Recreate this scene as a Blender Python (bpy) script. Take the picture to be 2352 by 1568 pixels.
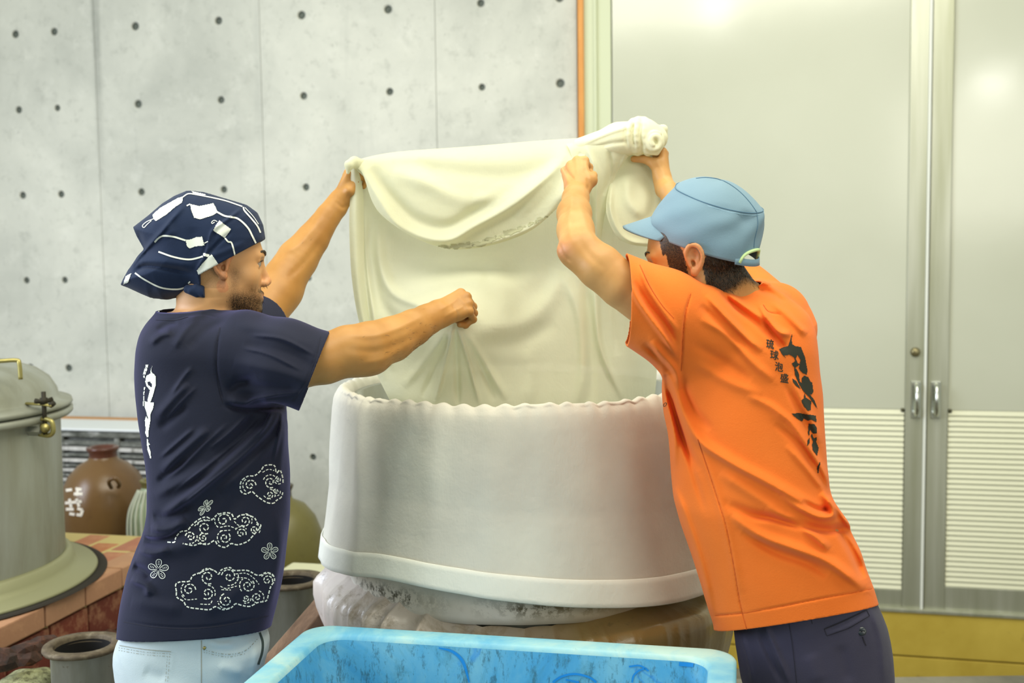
import bpy, bmesh, math, random
import numpy as np
from mathutils import Vector, Matrix, noise as mnoise
from mathutils.bvhtree import BVHTree
try:
    import openvdb as vdb
except Exception:
    import pyopenvdb as vdb
random.seed(7); rng = np.random.default_rng(7)
for o in list(bpy.data.objects): bpy.data.objects.remove(o)
SC = bpy.context.scene; COL = SC.collection
R_ = math.radians

# ------------------------------------------------------------------ camera
CAMZ, FPX = 2.05, 2500.0
PITCH, ROLL = R_(4.35), R_(-0.7)
cam = bpy.data.cameras.new('camera'); camo = bpy.data.objects.new('camera', cam); COL.objects.link(camo)
cam.sensor_width = 36.0; cam.lens = FPX / 2352 * 36; cam.clip_start = .05
CM = Matrix.Rotation(math.pi/2 - PITCH, 3, 'X') @ Matrix.Rotation(ROLL, 3, 'Z')
camo.matrix_world = Matrix.Translation((0, 0, CAMZ)) @ CM.to_4x4()
cam.dof.use_dof = True; cam.dof.focus_distance = 2.45; cam.dof.aperture_fstop = 3.2
SC.camera = camo

# ------------------------------------------------------------------ light and exposure
SC.view_settings.view_transform = 'Standard'; SC.view_settings.look = 'None'
SC.view_settings.gamma = 1; SC.view_settings.use_curve_mapping = False
SC.view_settings.exposure = 0.0
w = bpy.data.worlds.new('world'); SC.world = w; w.use_nodes = True
bg = w.node_tree.nodes['Background']; bg.inputs[0].default_value = (.90, .96, .80, 1); bg.inputs[1].default_value = .50
def area(name, loc, target, sx, sy, power, col):
    l = bpy.data.lights.new(name, 'AREA'); l.shape = 'RECTANGLE'; l.size = sx; l.size_y = sy
    l.energy = power; l.color = col
    o = bpy.data.objects.new(name, l); COL.objects.link(o); o.location = loc
    d = Vector(target) - Vector(loc); o.rotation_euler = d.to_track_quat('-Z', 'Y').to_euler(); return o
area('window_daylight', (-4.1, 2.0, 2.7), (-.2, 3.0, 1.3), 2.8, 1.9, 185, (.80, .87, 1.0))
area('ceiling_tube_front', (.2, 1.6, 4.4), (-.2, 3.8, 1.2), 3.4, 1.0, 98, (1.0, .96, .80))
area('ceiling_tube_rear', (.3, 3.2, 4.3), (.3, 3.3, 1.0), 3.6, .8, 45, (1.0, .96, .78))
area('door_lamp_a', (2.03, .6, 3.45), (1.9, 4.8, 2.8), .26, .10, 3.6, (1.0, .98, .92))
area('door_lamp_b', (-.17, 1.09, 4.19), (.9, 5.0, 3.2), .26, .10, 3.2, (1.0, .98, .92))
area('camera_side_light', (2.2, -1.6, 3.0), (.4, 3.4, 1.5), 2.4, 1.4, 52, (1.0, .96, .84))  # broad warm area light from behind the camera, right side

# ------------------------------------------------------------------ projection helpers (authoring only)
CMn = np.array(CM)
def ray(px, py):
    d = np.stack([(np.asarray(px, float)-1176)/FPX, -(np.asarray(py, float)-784)/FPX, -np.ones_like(np.asarray(px, float)+0.)], -1)
    return d @ CMn.T
def W(px, py, Y):
    d = ray(px, py); return Vector((d*(Y/d[..., 1])).tolist()) + Vector((0, 0, CAMZ))
def Wn(px, py, Y):
    d = ray(px, py); return d*(np.asarray(Y)/d[..., 1])[..., None] + np.array([0, 0, CAMZ])
def proj(P):
    q = (np.asarray(P, float)-np.array([0, 0, CAMZ])) @ CMn
    return 1176 - FPX*q[..., 0]/q[..., 2], 784 + FPX*q[..., 1]/q[..., 2]
RA = R_(13)
U = np.array([math.cos(RA), -math.sin(RA), 0]); V = np.array([math.sin(RA), math.cos(RA), 0])
def UV(px, py, v):                       # pixel -> (u, z) on the room plane at depth v
    d = ray(px, py); t = v/(d @ V); return float(t*(d @ U)), float(t*d[2]+CAMZ)
def WZ(px, py, z):
    d = ray(px, py); t = (z-CAMZ)/d[2]; p = t*d; return Vector((p[0], p[1], z))
def RW(u, v, z=0.): return Vector((u*U[0]+v*V[0], u*U[1]+v*V[1], z))

# ------------------------------------------------------------------ object helpers
def link(o, parent=None):
    COL.objects.link(o)
    if parent is not None: o.parent = parent
    return o
def wmat(o):
    m = Matrix.LocRotScale(o.location, o.rotation_euler, o.scale)
    return wmat(o.parent) @ m if o.parent else m
def tag(o, label=None, cat=None, group=None, kind=None):
    if label: o['label'] = label
    if cat: o['category'] = cat
    if group: o['group'] = group
    if kind: o['kind'] = kind
    return o
def thing(name, label, cat, loc=(0, 0, 0), rz=0., group=None, kind=None):
    o = bpy.data.objects.new(name, None); o.empty_display_size = .1
    link(o); o.location = loc; o.rotation_euler = (0, 0, rz); return tag(o, label, cat, group, kind)
def mk(name, verts, faces, mat, parent=None, smooth=True, world=False, kind=None):
    """one mesh object; world=True: the coordinates are world coordinates, moved into the parent's frame"""
    verts = np.asarray(verts, float).reshape(-1, 3)
    if world and parent is not None:
        im = np.array(wmat(parent).inverted()); verts = verts @ im[:3, :3].T + im[:3, 3]
    me = bpy.data.meshes.new(name)
    if isinstance(faces, tuple):                     # (tris, quads) arrays
        tr, qd = faces; n = len(tr)+len(qd)
        me.vertices.add(len(verts)); me.vertices.foreach_set('co', verts.astype(np.float32).ravel())
        idx = np.concatenate([tr.ravel(), qd.ravel()]).astype(np.int32)
        me.loops.add(len(idx)); me.loops.foreach_set('vertex_index', idx)
        me.polygons.add(n)
        st = np.concatenate([np.arange(len(tr))*3, len(tr)*3+np.arange(len(qd))*4]).astype(np.int32)
        me.polygons.foreach_set('loop_start', st)
        me.update(calc_edges=True); me.validate()
    else:
        me.from_pydata([tuple(v) for v in verts.tolist()], [], [tuple(f) for f in faces]); me.update()
    if smooth: me.polygons.foreach_set('use_smooth', np.ones(len(me.polygons), bool))
    if mat is not None: me.materials.append(mat)
    o = bpy.data.objects.new(name, me); link(o, parent)
    if kind: o['kind'] = kind
    return o
def bm_obj(name, bm, mat, parent=None, smooth=False, world=False, kind=None):
    me = bpy.data.meshes.new(name); bm.normal_update(); bm.to_mesh(me); bm.free()
    if world and parent is not None: me.transform(wmat(parent).inverted())
    if smooth: me.polygons.foreach_set('use_smooth', np.ones(len(me.polygons), bool))
    if mat is not None: me.materials.append(mat)
    o = bpy.data.objects.new(name, me); link(o, parent)
    if kind: o['kind'] = kind
    return o
def add_box(bm, x0, x1, y0, y1, z0, z1, bev=0.):
    r = bmesh.ops.create_cube(bm, size=1.)['verts']
    for v in r: v.co = Vector(((x0+x1)/2+v.co.x*(x1-x0), (y0+y1)/2+v.co.y*(y1-y0), (z0+z1)/2+v.co.z*(z1-z0)))
    if bev:
        es = {e for v in r for e in v.link_edges}
        bmesh.ops.bevel(bm, geom=list(es), offset=bev, segments=2, affect='EDGES', profile=.6)
    return bm
def box(name, x0, x1, y0, y1, z0, z1, mat, parent=None, bev=0., **k):
    return bm_obj(name, add_box(bmesh.new(), x0, x1, y0, y1, z0, z1, bev), mat, parent, **k)
def lathe_data(prof, n=64, c=(0, 0), fn=None):
    vs = []
    for i, (r, z) in enumerate(prof):
        for j in range(n):
            a = 2*math.pi*j/n; rr, zz = (r, z) if fn is None else fn(a, r, z, i)
            vs.append((c[0]+rr*math.cos(a), c[1]+rr*math.sin(a), zz))
    fs = [(i*n+j, i*n+(j+1) % n, (i+1)*n+(j+1) % n, (i+1)*n+j) for i in range(len(prof)-1) for j in range(n)]
    return vs, fs
def lathe(name, prof, mat, parent=None, n=64, c=(0, 0), fn=None, **k):
    v, f = lathe_data(prof, n, c, fn); return mk(name, v, f, mat, parent, **k)
def smooth_path(pts, n=8):
    P = [np.array(p, float) for p in pts]; P = [2*P[0]-P[1]] + P + [2*P[-1]-P[-2]]; out = []
    for i in range(1, len(P)-2):
        for k in range(n):
            t = k/n; a, b, c, d = P[i-1:i+3]
            out.append(.5*((2*b)+(-a+c)*t+(2*a-5*b+4*c-d)*t*t+(-a+3*b-3*c+d)*t**3))
    out.append(P[-2]); return np.array(out)
def tube_data(path, rad, n=12, cap=True, flat=1.):
    P = np.asarray(path, float); m = len(P); rad = np.broadcast_to(rad, (m,)) if np.ndim(rad) else np.full(m, rad)
    T = np.gradient(P, axis=0); T /= np.linalg.norm(T, axis=1)[:, None]+1e-12
    up = np.array([0, 0, 1.]) if abs(T[0][2]) < .9 else np.array([1., 0, 0])
    a = np.cross(T[0], up); a /= np.linalg.norm(a); vs = []
    for i in range(m):
        a = a - T[i]*np.dot(a, T[i]); a /= np.linalg.norm(a); b = np.cross(T[i], a)
        for j in range(n):
            t = 2*math.pi*j/n; vs.append(P[i]+rad[i]*(a*math.cos(t)+b*flat*math.sin(t)))
    fs = [(i*n+j, i*n+(j+1) % n, (i+1)*n+(j+1) % n, (i+1)*n+j) for i in range(m-1) for j in range(n)]
    if cap: fs += [tuple(range(n))[::-1], tuple((m-1)*n+j for j in range(n))]
    return vs, fs
def tube(name, path, rad, mat, parent=None, n=12, **k):
    flat = k.pop('flat', 1.); v, f = tube_data(path, rad, n, True, flat); return mk(name, v, f, mat, parent, **k)
def join(parts):
    vs, fs = [], []
    for v, f in parts:
        o = len(vs); vs += [tuple(x) for x in v]; fs += [tuple(i+o for i in q) for q in f]
    return vs, fs

# ------------------------------------------------------------------ materials
def srgb(c): return tuple(((x/255)/12.92 if x/255 <= .04045 else ((x/255+.055)/1.055)**2.4) for x in c)+(1.,)
class M:
    """small node builder"""
    def __init__(s, name, base=(128, 128, 128), rough=.6, metal=0., spec=.5):
        s.m = bpy.data.materials.new(name); s.m.use_nodes = True; s.t = s.m.node_tree; s.N = s.t.nodes; s.L = s.t.links
        s.b = s.N['Principled BSDF']; s.b.inputs['Base Color'].default_value = srgb(base)
        s.b.inputs['Roughness'].default_value = rough; s.b.inputs['Metallic'].default_value = metal
        s.b.inputs['Specular IOR Level'].default_value = spec; s.col = None; s.h = None
        s.tc = s.N.new('ShaderNodeTexCoord').outputs['Object']; s.base = base
    def map(s, scale=(1, 1, 1), rot=(0, 0, 0)):
        m = s.N.new('ShaderNodeMapping'); m.inputs['Scale'].default_value = scale; m.inputs['Rotation'].default_value = rot
        s.L.new(s.tc, m.inputs[0]); return m.outputs[0]
    def noise(s, scale=5., detail=6., rough=.6, dist=0., mp=(1, 1, 1)):
        n = s.N.new('ShaderNodeTexNoise'); n.inputs['Scale'].default_value = scale; n.inputs['Detail'].default_value = detail
        n.inputs['Roughness'].default_value = rough; n.inputs['Distortion'].default_value = dist
        s.L.new(s.map(mp), n.inputs['Vector']); return n.outputs['Fac']
    def ramp(s, fac, stops):
        r = s.N.new('ShaderNodeValToRGB'); e = r.color_ramp.elements
        while len(e) < len(stops): e.new(.5)
        for i, (p, c) in enumerate(stops):
            e[i].position = p; e[i].color = srgb(c) if isinstance(c, tuple) else (c, c, c, 1)
        s.L.new(fac, r.inputs[0]); return r.outputs[0]
    def mix(s, fac, a, b, mode='MIX'):
        n = s.N.new('ShaderNodeMix'); n.data_type = 'RGBA'; n.blend_type = mode
        for sock, val in ((n.inputs[0], fac), (n.inputs[6], a), (n.inputs[7], b)):
            if isinstance(val, (int, float)): sock.default_value = val
            elif isinstance(val, tuple): sock.default_value = srgb(val)
            else: s.L.new(val, sock)
        return n.outputs[2]
    def setcol(s, c): s.col = c; s.L.new(c, s.b.inputs['Base Color']); return s
    def over(s, fac, c):                 # lay colour c over what is there
        return s.setcol(s.mix(fac, s.col if s.col is not None else s.base, c))
    def setrough(s, fac, a, b):
        s.L.new(s.ramp(fac, [(0.3, a), (.7, b)]), s.b.inputs['Roughness']); return s
    def bump(s, fac, strength=.2, dist=.002):
        b = s.N.new('ShaderNodeBump'); b.inputs['Strength'].default_value = strength; b.inputs['Distance'].default_value = dist
        s.L.new(fac, b.inputs['Height'])
        if s.h is not None: s.L.new(s.h, b.inputs['Normal'])
        s.h = b.outputs[0]; s.L.new(s.h, s.b.inputs['Normal']); return s
    def attr(s, name):
        a = s.N.new('ShaderNodeAttribute'); a.attribute_name = name; return a.outputs['Fac']
    def attrc(s, name):
        a = s.N.new('ShaderNodeAttribute'); a.attribute_name = name; return a.outputs['Color']
    def sheer(s, translucent=.35, transparent=.0, col=(240, 242, 225)):
        """thin cloth: part of the light passes through"""
        t = s.N.new('ShaderNodeBsdfTranslucent'); mx = s.N.new('ShaderNodeMixShader'); mx.inputs[0].default_value = translucent
        if s.col is not None: s.L.new(s.col, t.inputs[0])
        else: t.inputs[0].default_value = srgb(s.base)
        if s.h is not None: s.L.new(s.h, t.inputs['Normal'])
        out = s.N['Material Output']; s.L.new(s.b.outputs[0], mx.inputs[1]); s.L.new(t.outputs[0], mx.inputs[2]); last = mx.outputs[0]
        if transparent:
            tr = s.N.new('ShaderNodeBsdfTransparent'); m2 = s.N.new('ShaderNodeMixShader'); m2.inputs[0].default_value = transparent
            s.L.new(last, m2.inputs[1]); s.L.new(tr.outputs[0], m2.inputs[2]); last = m2.outputs[0]
        s.L.new(last, out.inputs[0]); return s
# ================================================================== THE SETTING
WV_ = 5.45                                     # the back wall's plane in the room's frame
PLAT = .45                                     # raised masonry floor the men stand on
# --- materials
mc = M('concrete', (205, 206, 201), .8)
n1 = mc.noise(1.1, 8, .62, .3); n2 = mc.noise(7, 8, .7); n3 = mc.noise(1.5, 6, .6, .2, (6, 6, .35))
mc.setcol(mc.ramp(n1, [(.3, (176, 178, 170)), (.5, (198, 199, 190)), (.7, (214, 214, 204))]))
mc.over(mc.ramp(n3, [(.60, 0.), (.78, .35)]), (150, 154, 150))
mc.over(mc.ramp(n2, [(.54, 0.), (.70, .4)]), (222, 222, 214))
n4 = mc.noise(2.3, 5, .55, 1.2)
mc.over(mc.ramp(n4, [(.60, 0.), (.72, .30)]), (160, 164, 156))
mc.over(mc.ramp(mc.noise(16, 6, .75), [(.54, 0.), (.68, .38)]), (150, 152, 144)); mc.over(mc.ramp(mc.noise(38, 3, .6), [(.68, 0.), (.74, .5)]), (128, 130, 120))
STREAK = mc
mc.bump(mc.noise(40, 6, .7), .25, .003).bump(n1, .3, .01); CONC = mc.m
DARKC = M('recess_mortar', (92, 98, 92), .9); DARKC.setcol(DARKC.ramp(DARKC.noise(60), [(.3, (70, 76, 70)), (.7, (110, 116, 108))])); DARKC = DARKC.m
STAIN = M('joint_stain', (120, 124, 118), .9).m
mf = M('cement_floor', (128, 124, 112), .8); mf.setcol(mf.ramp(mf.noise(3), [(.3, (100, 98, 88)), (.7, (145, 140, 126))])); mf.bump(mf.noise(30), .3, .004); FLOORM = mf.m
my = M('yellow_paint', (190, 165, 70), .55)
my.setcol(my.ramp(my.noise(2.5, 6, .6), [(.3, (176, 150, 52)), (.7, (202, 178, 78))])); my.over(my.ramp(my.noise(9, 4), [(.66, 0.), (.75, .6)]), (150, 128, 60)); YEL = my.m
md = M('door_steel', (205, 205, 190), .15, .0, .55)
md.setcol(md.ramp(md.noise(.8, 4, .5), [(.3, (184, 186, 168)), (.7, (198, 200, 184))])); md.bump(md.noise(1.6, 3), .15, .01); DOORM = md.m
ALU = M('aluminium_stile', (176, 178, 160), .38, .55)
ALU.setcol(ALU.ramp(ALU.noise(2, 4, .5, 0, (8, 8, .5)), [(.3, (160, 162, 140)), (.7, (190, 192, 178))])); ALU = ALU.m
SLATM = M('louver_slat', (222, 222, 196), .5).m
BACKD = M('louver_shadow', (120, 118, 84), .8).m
ORW = M('varnished_post', (206, 140, 62), .5); ORW.setcol(ORW.ramp(ORW.noise(6, 5, .6, 0, (6, 6, .6)), [(.3, (196, 126, 50)), (.7, (218, 156, 76))])); ORW = ORW.m
JAMB = M('pale_green_jamb', (196, 202, 172), .5).m
CHR = M('chrome', (205, 208, 200), .22, 1.).m

# --- floor: lower floor with the raised masonry part in one mesh
bm = bmesh.new()
add_box(bm, -6.2, 4.5, -2.5, 7.2, -.12, 0); add_box(bm, -3.4, 2.6, -1.6, 4.02, -.02, PLAT)
fo = bm_obj('floor', bm, FLOORM, kind='structure'); fo['label'] = 'grey cement floor with a raised working level around the vat'

# --- back wall: cast concrete panels with round form-tie recesses
uL, uR = UV(215, 220, WV_)[0]-2.76, UV(1326, 200, WV_)[0]
def uat(px, py=220): return UV(px, py, WV_)[0]
sx_ = mc.N.new('ShaderNodeSeparateXYZ'); mc.L.new(mc.tc, sx_.inputs[0])            # damp streak running down one joint
def _m(op, a, b, m=mc):
    n = m.N.new('ShaderNodeMath'); n.operation = op; n.use_clamp = op == 'MULTIPLY'
    for s, x in ((n.inputs[0], a), (n.inputs[1], b)):
        if isinstance(x, (int, float)): s.default_value = x
        else: m.L.new(x, s)
    return n.outputs[0]
near_ = _m('MAXIMUM', 0., _m('SUBTRACT', 1., _m('DIVIDE', _m('ABSOLUTE', _m('SUBTRACT', sx_.outputs[0], uat(226)), 0), .035))); high_ = _m('DIVIDE', _m('SUBTRACT', sx_.outputs[2], UV(230, 430, WV_)[1]), .5)
mc.over(_m('MULTIPLY', _m('MULTIPLY', near_, high_), _m('MULTIPLY', mc.noise(9, 5, .6, 0, (1, 1, .2)), .9)), (112, 116, 110))
seams = [uL, uat(215, 220)-1.84, uat(215, 220)-.92, uat(222, 220), uat(601, 220), uat(1002, 220), uR]
rowz = [UV(700, y, WV_)[1] for y in (34, 220, 430)] + [UV(151, y, WV_)[1] for y in (643, 845)] + [UV(718, 1050, WV_)[1]]
rowz = [rowz[0]+.86, rowz[0]+.43] + rowz + [rowz[-1]-.46, rowz[-1]-.92]
cols = {0: [uL+.23, uL+.69], 1: [uL+1.15, uL+1.61], 2: [uat(41), uat(130)], 3: [uat(316), uat(507)], 4: [uat(697), uat(895)], 5: [uat(1107), uat(1287)]}
wb = box('wall_back', uL, 3.9, WV_+.03, WV_+.22, 0, 4.3, CONC, kind='structure')
wb.rotation_euler = (0, 0, -RA); wb['label'] = 'cast concrete wall with form-tie recesses'
def panel(u0, u1, hcols):
    """a slab front with round tapered recesses at (column, row)"""
    bm = bmesh.new(); g = .0014; v0 = WV_; u0 += g; u1 -= g
    cb = [u0]+[(hcols[i]+hcols[i+1])/2 for i in range(len(hcols)-1)]+[u1]
    zs = sorted(rowz); zb = [0.01]+[(zs[i]+zs[i+1])/2 for i in range(len(zs)-1)]+[4.29]
    n = 16; cache = {}
    def vt(x, y, z):
        k = (round(x, 5), round(y, 5), round(z, 5))
        if k not in cache: cache[k] = bm.verts.new(k)
        return cache[k]
    for ci, hc in enumerate(hcols):
        for zi, hz in enumerate(zs):
            xa, xb, za, zc = cb[ci], cb[ci+1], zb[zi], zb[zi+1]; rr = random.uniform(.016, .021)
            def bd(a):                                  # point on the cell border in direction a
                dx, dz = math.cos(a), math.sin(a); ts = []
                if dx > 1e-9: ts.append((xb-hc)/dx)
                if dx < -1e-9: ts.append((xa-hc)/dx)
                if dz > 1e-9: ts.append((zc-hz)/dz)
                if dz < -1e-9: ts.append((za-hz)/dz)
                t = min(ts); return (hc+dx*t, hz+dz*t)
            angs = sorted([2*math.pi*i/n for i in range(n)] + [math.atan2(cz-hz, cx-hc) % (2*math.pi) for cx in (xa, xb) for cz in (za, zc)])
            m = len(angs); B = []; A = []; D = []; E_ = []
            for a in angs:
                bx, bz = bd(a); B.append(vt(bx, v0, bz))
                c, s = math.cos(a), math.sin(a)
                A.append(bm.verts.new((hc+c*rr*1.25, v0, hz+s*rr*1.25))); D.append(bm.verts.new((hc+c*rr, v0+.006, hz+s*rr)))
                E_.append(bm.verts.new((hc+c*rr*.8, v0+.016, hz+s*rr*.8)))
            for i in range(m):
                j = (i+1) % m
                for P, Q in ((B, A), (A, D), (D, E_)):
                    try:
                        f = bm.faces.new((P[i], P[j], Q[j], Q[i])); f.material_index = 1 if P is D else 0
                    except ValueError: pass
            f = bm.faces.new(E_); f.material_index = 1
    o = bmesh.ops.solidify
    be = [e for e in bm.edges if len(e.link_faces) == 1]
    r = bmesh.ops.extrude_edge_only(bm, edges=be)['geom']
    for v in r:
        if isinstance(v, bmesh.types.BMVert): v.co.y += .028
    bmesh.ops.recalc_face_normals(bm, faces=bm.faces)
    for f in bm.faces: f.normal_update()
    return bm
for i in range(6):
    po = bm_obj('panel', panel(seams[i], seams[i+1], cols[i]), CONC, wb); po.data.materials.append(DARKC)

# --- orange post, jamb, doors and yellow kerb
def fr(name, px0, px1, py0, py1, dv, th, mat, parent, bev=.003, zr=None, **k):
    """a box whose front face covers the given span on the plane v = WV_ - dv"""
    v = WV_-dv; ym = (py0+py1)/2; u0 = UV(px0, ym, v)[0]; u1 = UV(px1, ym, v)[0]; xm = (px0+px1)/2
    z1 = UV(xm, py0, v)[1]; z0 = UV(xm, py1, v)[1]
    if zr: z0, z1 = zr
    return box(name, u0, u1, v, v+th, z0, z1, mat, parent, bev, **k)
def rot(o): o.rotation_euler = (0, 0, -RA); return o
DB = UV(2100, 1393, WV_)[1]; TOP = 4.25
t1 = rot(fr('trim_1', 1328, 1341, 200, 300, .05, .08, ORW, None, zr=(DB-.25, TOP), kind='structure')); t1['label'] = 'thin orange-brown varnished post between concrete and steel doors'
t2 = rot(fr('trim_2', 1342, 1404, 200, 300, .03, .06, JAMB, None, zr=(DB, TOP), kind='structure')); t2['label'] = 'pale green door jamb beside the orange post'
box('moulding', t2.data.vertices[0].co.x+.048, t2.data.vertices[0].co.x+.062, WV_-.045, WV_-.025, DB, TOP, JAMB, t2, .002)
kb = thing('trim_3', None, None, kind='structure'); kb.rotation_euler = (0, 0, -RA); kb['label'] = 'yellow painted kerb under the steel doors'
uK = t2.data.vertices[0].co.x-.05; JZ = UV(2150, 1511, WV_-.05)[1]
box('course', uK, 3.8, WV_-.05, WV_+.03, JZ+.004, DB-.005, YEL, kb, .003); box('course', uK, 3.8, WV_-.055, WV_+.03, 0, JZ-.004, YEL, kb, .003)
box('joint', uK, 3.8, WV_-.03, WV_+.03, JZ-.006, JZ+.006, BACKD, kb)
def door(idx, pa, pb, side, label):
    """pa..pb: outer pixel limits; side: where the meeting stile is (+1 right, -1 left)"""
    d = thing('door_%d' % idx, label, None, kind='structure'); d.rotation_euler = (0, 0, -RA)
    v = WV_-.03; y = 900
    ua, ub = UV(pa, y, v)[0], UV(pb, y, v)[0]; st = UV(2128, y, v)[0]-UV(2080, y, v)[0]
    z_l1, z_l0 = UV(2120, 941, v)[1], UV(2000 if side > 0 else 2250, 1350, v)[1]
    ia, ib = (ua+.012, ub-st) if side > 0 else (ua+st, ub-.012)
    box('panel', ia, ib, v+.006, v+.03, z_l1, TOP, DOORM, d, .002)
    if side > 0: box('stile', ib, ub, v-.008, v+.03, DB, TOP, ALU, d, .004)
    else: box('stile', ua, ia, v-.008, v+.03, DB, TOP, ALU, d, .004)
    box('bottom_rail', ia, ib, v-.004, v+.03, DB, z_l0, ALU, d, .003)
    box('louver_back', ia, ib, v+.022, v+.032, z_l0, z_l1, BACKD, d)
    n = 34; pitch = (z_l1-z_l0)/n; base = None
    for k in range(n):
        z = z_l0+pitch*(k+.5)
        if base is None:
            bm = add_box(bmesh.new(), -(ib-ia)/2+.003, (ib-ia)/2-.003, -.002, .002, -pitch*.52, pitch*.52, .0012)
            bmesh.ops.rotate(bm, verts=bm.verts, cent=(0, 0, 0), matrix=Matrix.Rotation(R_(-28), 3, 'X')); base = bm_obj('slat', bm, SLATM, d); o = base
        else: o = base.copy(); COL.objects.link(o)
        o.parent = d; o.location = ((ia+ib)/2, v+.006, z)
    # pull handle: two feet and a bowed grip
    ch = UV(2103 if side > 0 else 2148, 917, v)[0]; zc = UV(2120, 917, v)[1]
    pl = box('handle_plate', ch-.022, ch+.022, v-.016, v-.008, zc-.088, zc+.088, CHR, d, .003)
    path = smooth_path([(ch, v-.012, zc-.07), (ch, v-.045, zc-.062), (ch, v-.062, zc), (ch, v-.045, zc+.062), (ch, v-.012, zc+.07)], 8)
    tube('handle_grip', path, .0115, CHR, pl)
    # corner screw of the louver field
    cu = ib-.01 if side > 0 else ia+.01
    tube('corner_screw', [(cu, v-.004, z_l1-.002), (cu, v+.01, z_l1-.002)], .009, M('screw_dark', (90, 88, 66), .4, .6).m, d)
    if side > 0:
        kz = UV(2102, 808, v)[1]; ku = UV(2102, 808, v)[0]
        lk = tube('lock', [(ku, v-.026, kz), (ku, v-.022, kz), (ku, v-.008, kz)], np.array([.014, .02, .023]), M('lock_brass', (140, 132, 100), .35, .9).m, d, 20)
    return d
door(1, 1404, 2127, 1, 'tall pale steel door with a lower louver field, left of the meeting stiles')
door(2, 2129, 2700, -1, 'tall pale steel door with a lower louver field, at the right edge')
u0 = UV(2127.0, 700, WV_-.03)[0]
g = rot(box('trim_4', u0-.006, u0+.006, WV_-.05, WV_-.03, DB, TOP, M('white_gasket', (225, 228, 222), .4).m, None, .002, kind='structure')); g['label'] = 'bright astragal strip where the two steel doors meet'
# sill under the doors
sl = rot(box('trim_5', uK, 3.8, WV_-.062, WV_-.02, DB-.012, DB+.006, ALU, None, .003, kind='structure')); sl['label'] = 'metal threshold strip under the steel doors'
# ================================================================== STOVE BENCH, TANK, POTS, JARS
BZ = .95
uB = UV(20, 1432, 3.2)[0]
p = WZ(20, 1432, BZ); uB = float(Vector(U.tolist()).dot(p)); vBk = float(Vector(V.tolist()).dot(WZ(250, 1224, BZ)))
mortar = M('pale_mortar', (196, 178, 120), .9); mortar.bump(mortar.noise(80), .3, .002); mortar = mortar.m
def brickm(name, a, b, c):
    m = M(name, a, .75); oi = m.N.new('ShaderNodeObjectInfo').outputs['Random']
    m.setcol(m.ramp(oi, [(0, a), (.5, b), (1, c)])); m.over(m.ramp(m.noise(14, 5, .7), [(.5, 0.), (.75, .5)]), (206, 160, 120)); m.bump(m.noise(60, 5, .7), .4, .003); return m.m
BR_TOP = brickm('worn_brick', (176, 112, 74), (190, 128, 76), (168, 110, 92))
BR_EDGE = brickm('edge_brick', (176, 130, 100), (160, 118, 88), (186, 142, 112))
BR_SIDE = brickm('red_brick', (112, 48, 34), (98, 42, 30), (124, 56, 38))
bench = thing('brick_stove_bench', 'brick bench with worn orange top bricks and dark red side, under the metal tank', 'bench', RW(uB-.9, (vBk+2.5)/2, PLAT), -RA)
by = (vBk-2.5)/2
box('core', -.9, .875, -by, by-.01, 0, BZ-PLAT-.004, mortar, bench)
def brick_proto(name, sx, sy, sz, mat, parent):
    return bm_obj(name, add_box(bmesh.new(), -sx/2, sx/2, -sy/2, sy/2, -sz/2, sz/2, .005), mat, parent)
tankc = W(-205, 1300, 3.7); tu, tv = float(tankc.x*U[0]+tankc.y*U[1]), float(tankc.x*V[0]+tankc.y*V[1])
def lay(proto, parent, spots):
    for i, (x, y, z, *r) in enumerate(spots):
        o = proto if i == 0 else proto.copy()
        if i: COL.objects.link(o); o.parent = parent
        o.location = (x, y, z); o.rotation_euler = (random.uniform(-.012, .012), random.uniform(-.012, .012), random.uniform(-.015, .015)+(r[0] if r else 0))
sp = []
for i in range(9):
    for j in range(12):
        x = .80-.108*(i+.5); y = by-.016-.218*(j+.5)-(.109 if i % 2 else 0)
        du, dv = (uB-.9+x)-tu, ((vBk+2.5)/2+y)-tv
        if y > -by+.1 and du*du+dv*dv > .46**2: sp.append((x, y, BZ-PLAT-.0245+random.uniform(-.001, .001)))
lay(brick_proto('brick', .094, .200, .045, BR_TOP, bench), bench, sp)
sp = [(.845, by-.016-.218*(j+.5), BZ-PLAT-.035) for j in range(int(2*by/.218))]
lay(brick_proto('edge_brick', .11, .21, .07, BR_EDGE, bench), bench, sp)
sp = []
for k in range(3):
    for j in range(int(2*by/.21)):
        y = by-.01-.21*(j+.5)-(.1 if k % 2 else 0)
        if y > -by+.1: sp.append((.872, y, BZ-PLAT-.07-.075-.142*k-.004))
lay(brick_proto('side_brick', .03, .2, .134, BR_SIDE, bench), bench, sp)

# --- metal tank
mt = M('dull_steel', (150, 152, 138), .5, .45)
mt.setcol(mt.ramp(mt.noise(1.6, 6, .6, .4, (3, 3, .6)), [(.3, (132, 132, 112)), (.55, (156, 158, 146)), (.75, (172, 176, 170))]))
mt.over(mt.ramp(mt.noise(5, 5, .7, 0, (5, 5, .5)), [(.62, 0.), (.8, .35)]), (120, 104, 76)); mt.setrough(mt.noise(3), .38, .6); mt.bump(mt.noise(2.5, 3), .2, .01); STEEL = mt.m
BRASS = M('tarnished_brass', (170, 160, 100), .4, .8).m; DKM = M('dark_iron', (50, 46, 34), .6, .5).m
tx, ty = tankc.x, tankc.y
tank = thing('metal_tank', 'large round dull steel tank with domed lid, at the left edge on the brick bench', 'tank', (tx, ty, BZ+.004))
lathe('gap_ring', [(.60, BZ+.005), (.60, BZ+.009), (.63, BZ+.008), (.637, BZ+.005)], M('gap_shade', (38, 32, 24), .9).m, tank, 96, (tx, ty), world=True)  # flat dark ring that paints the shade of the gap around the tank
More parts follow.
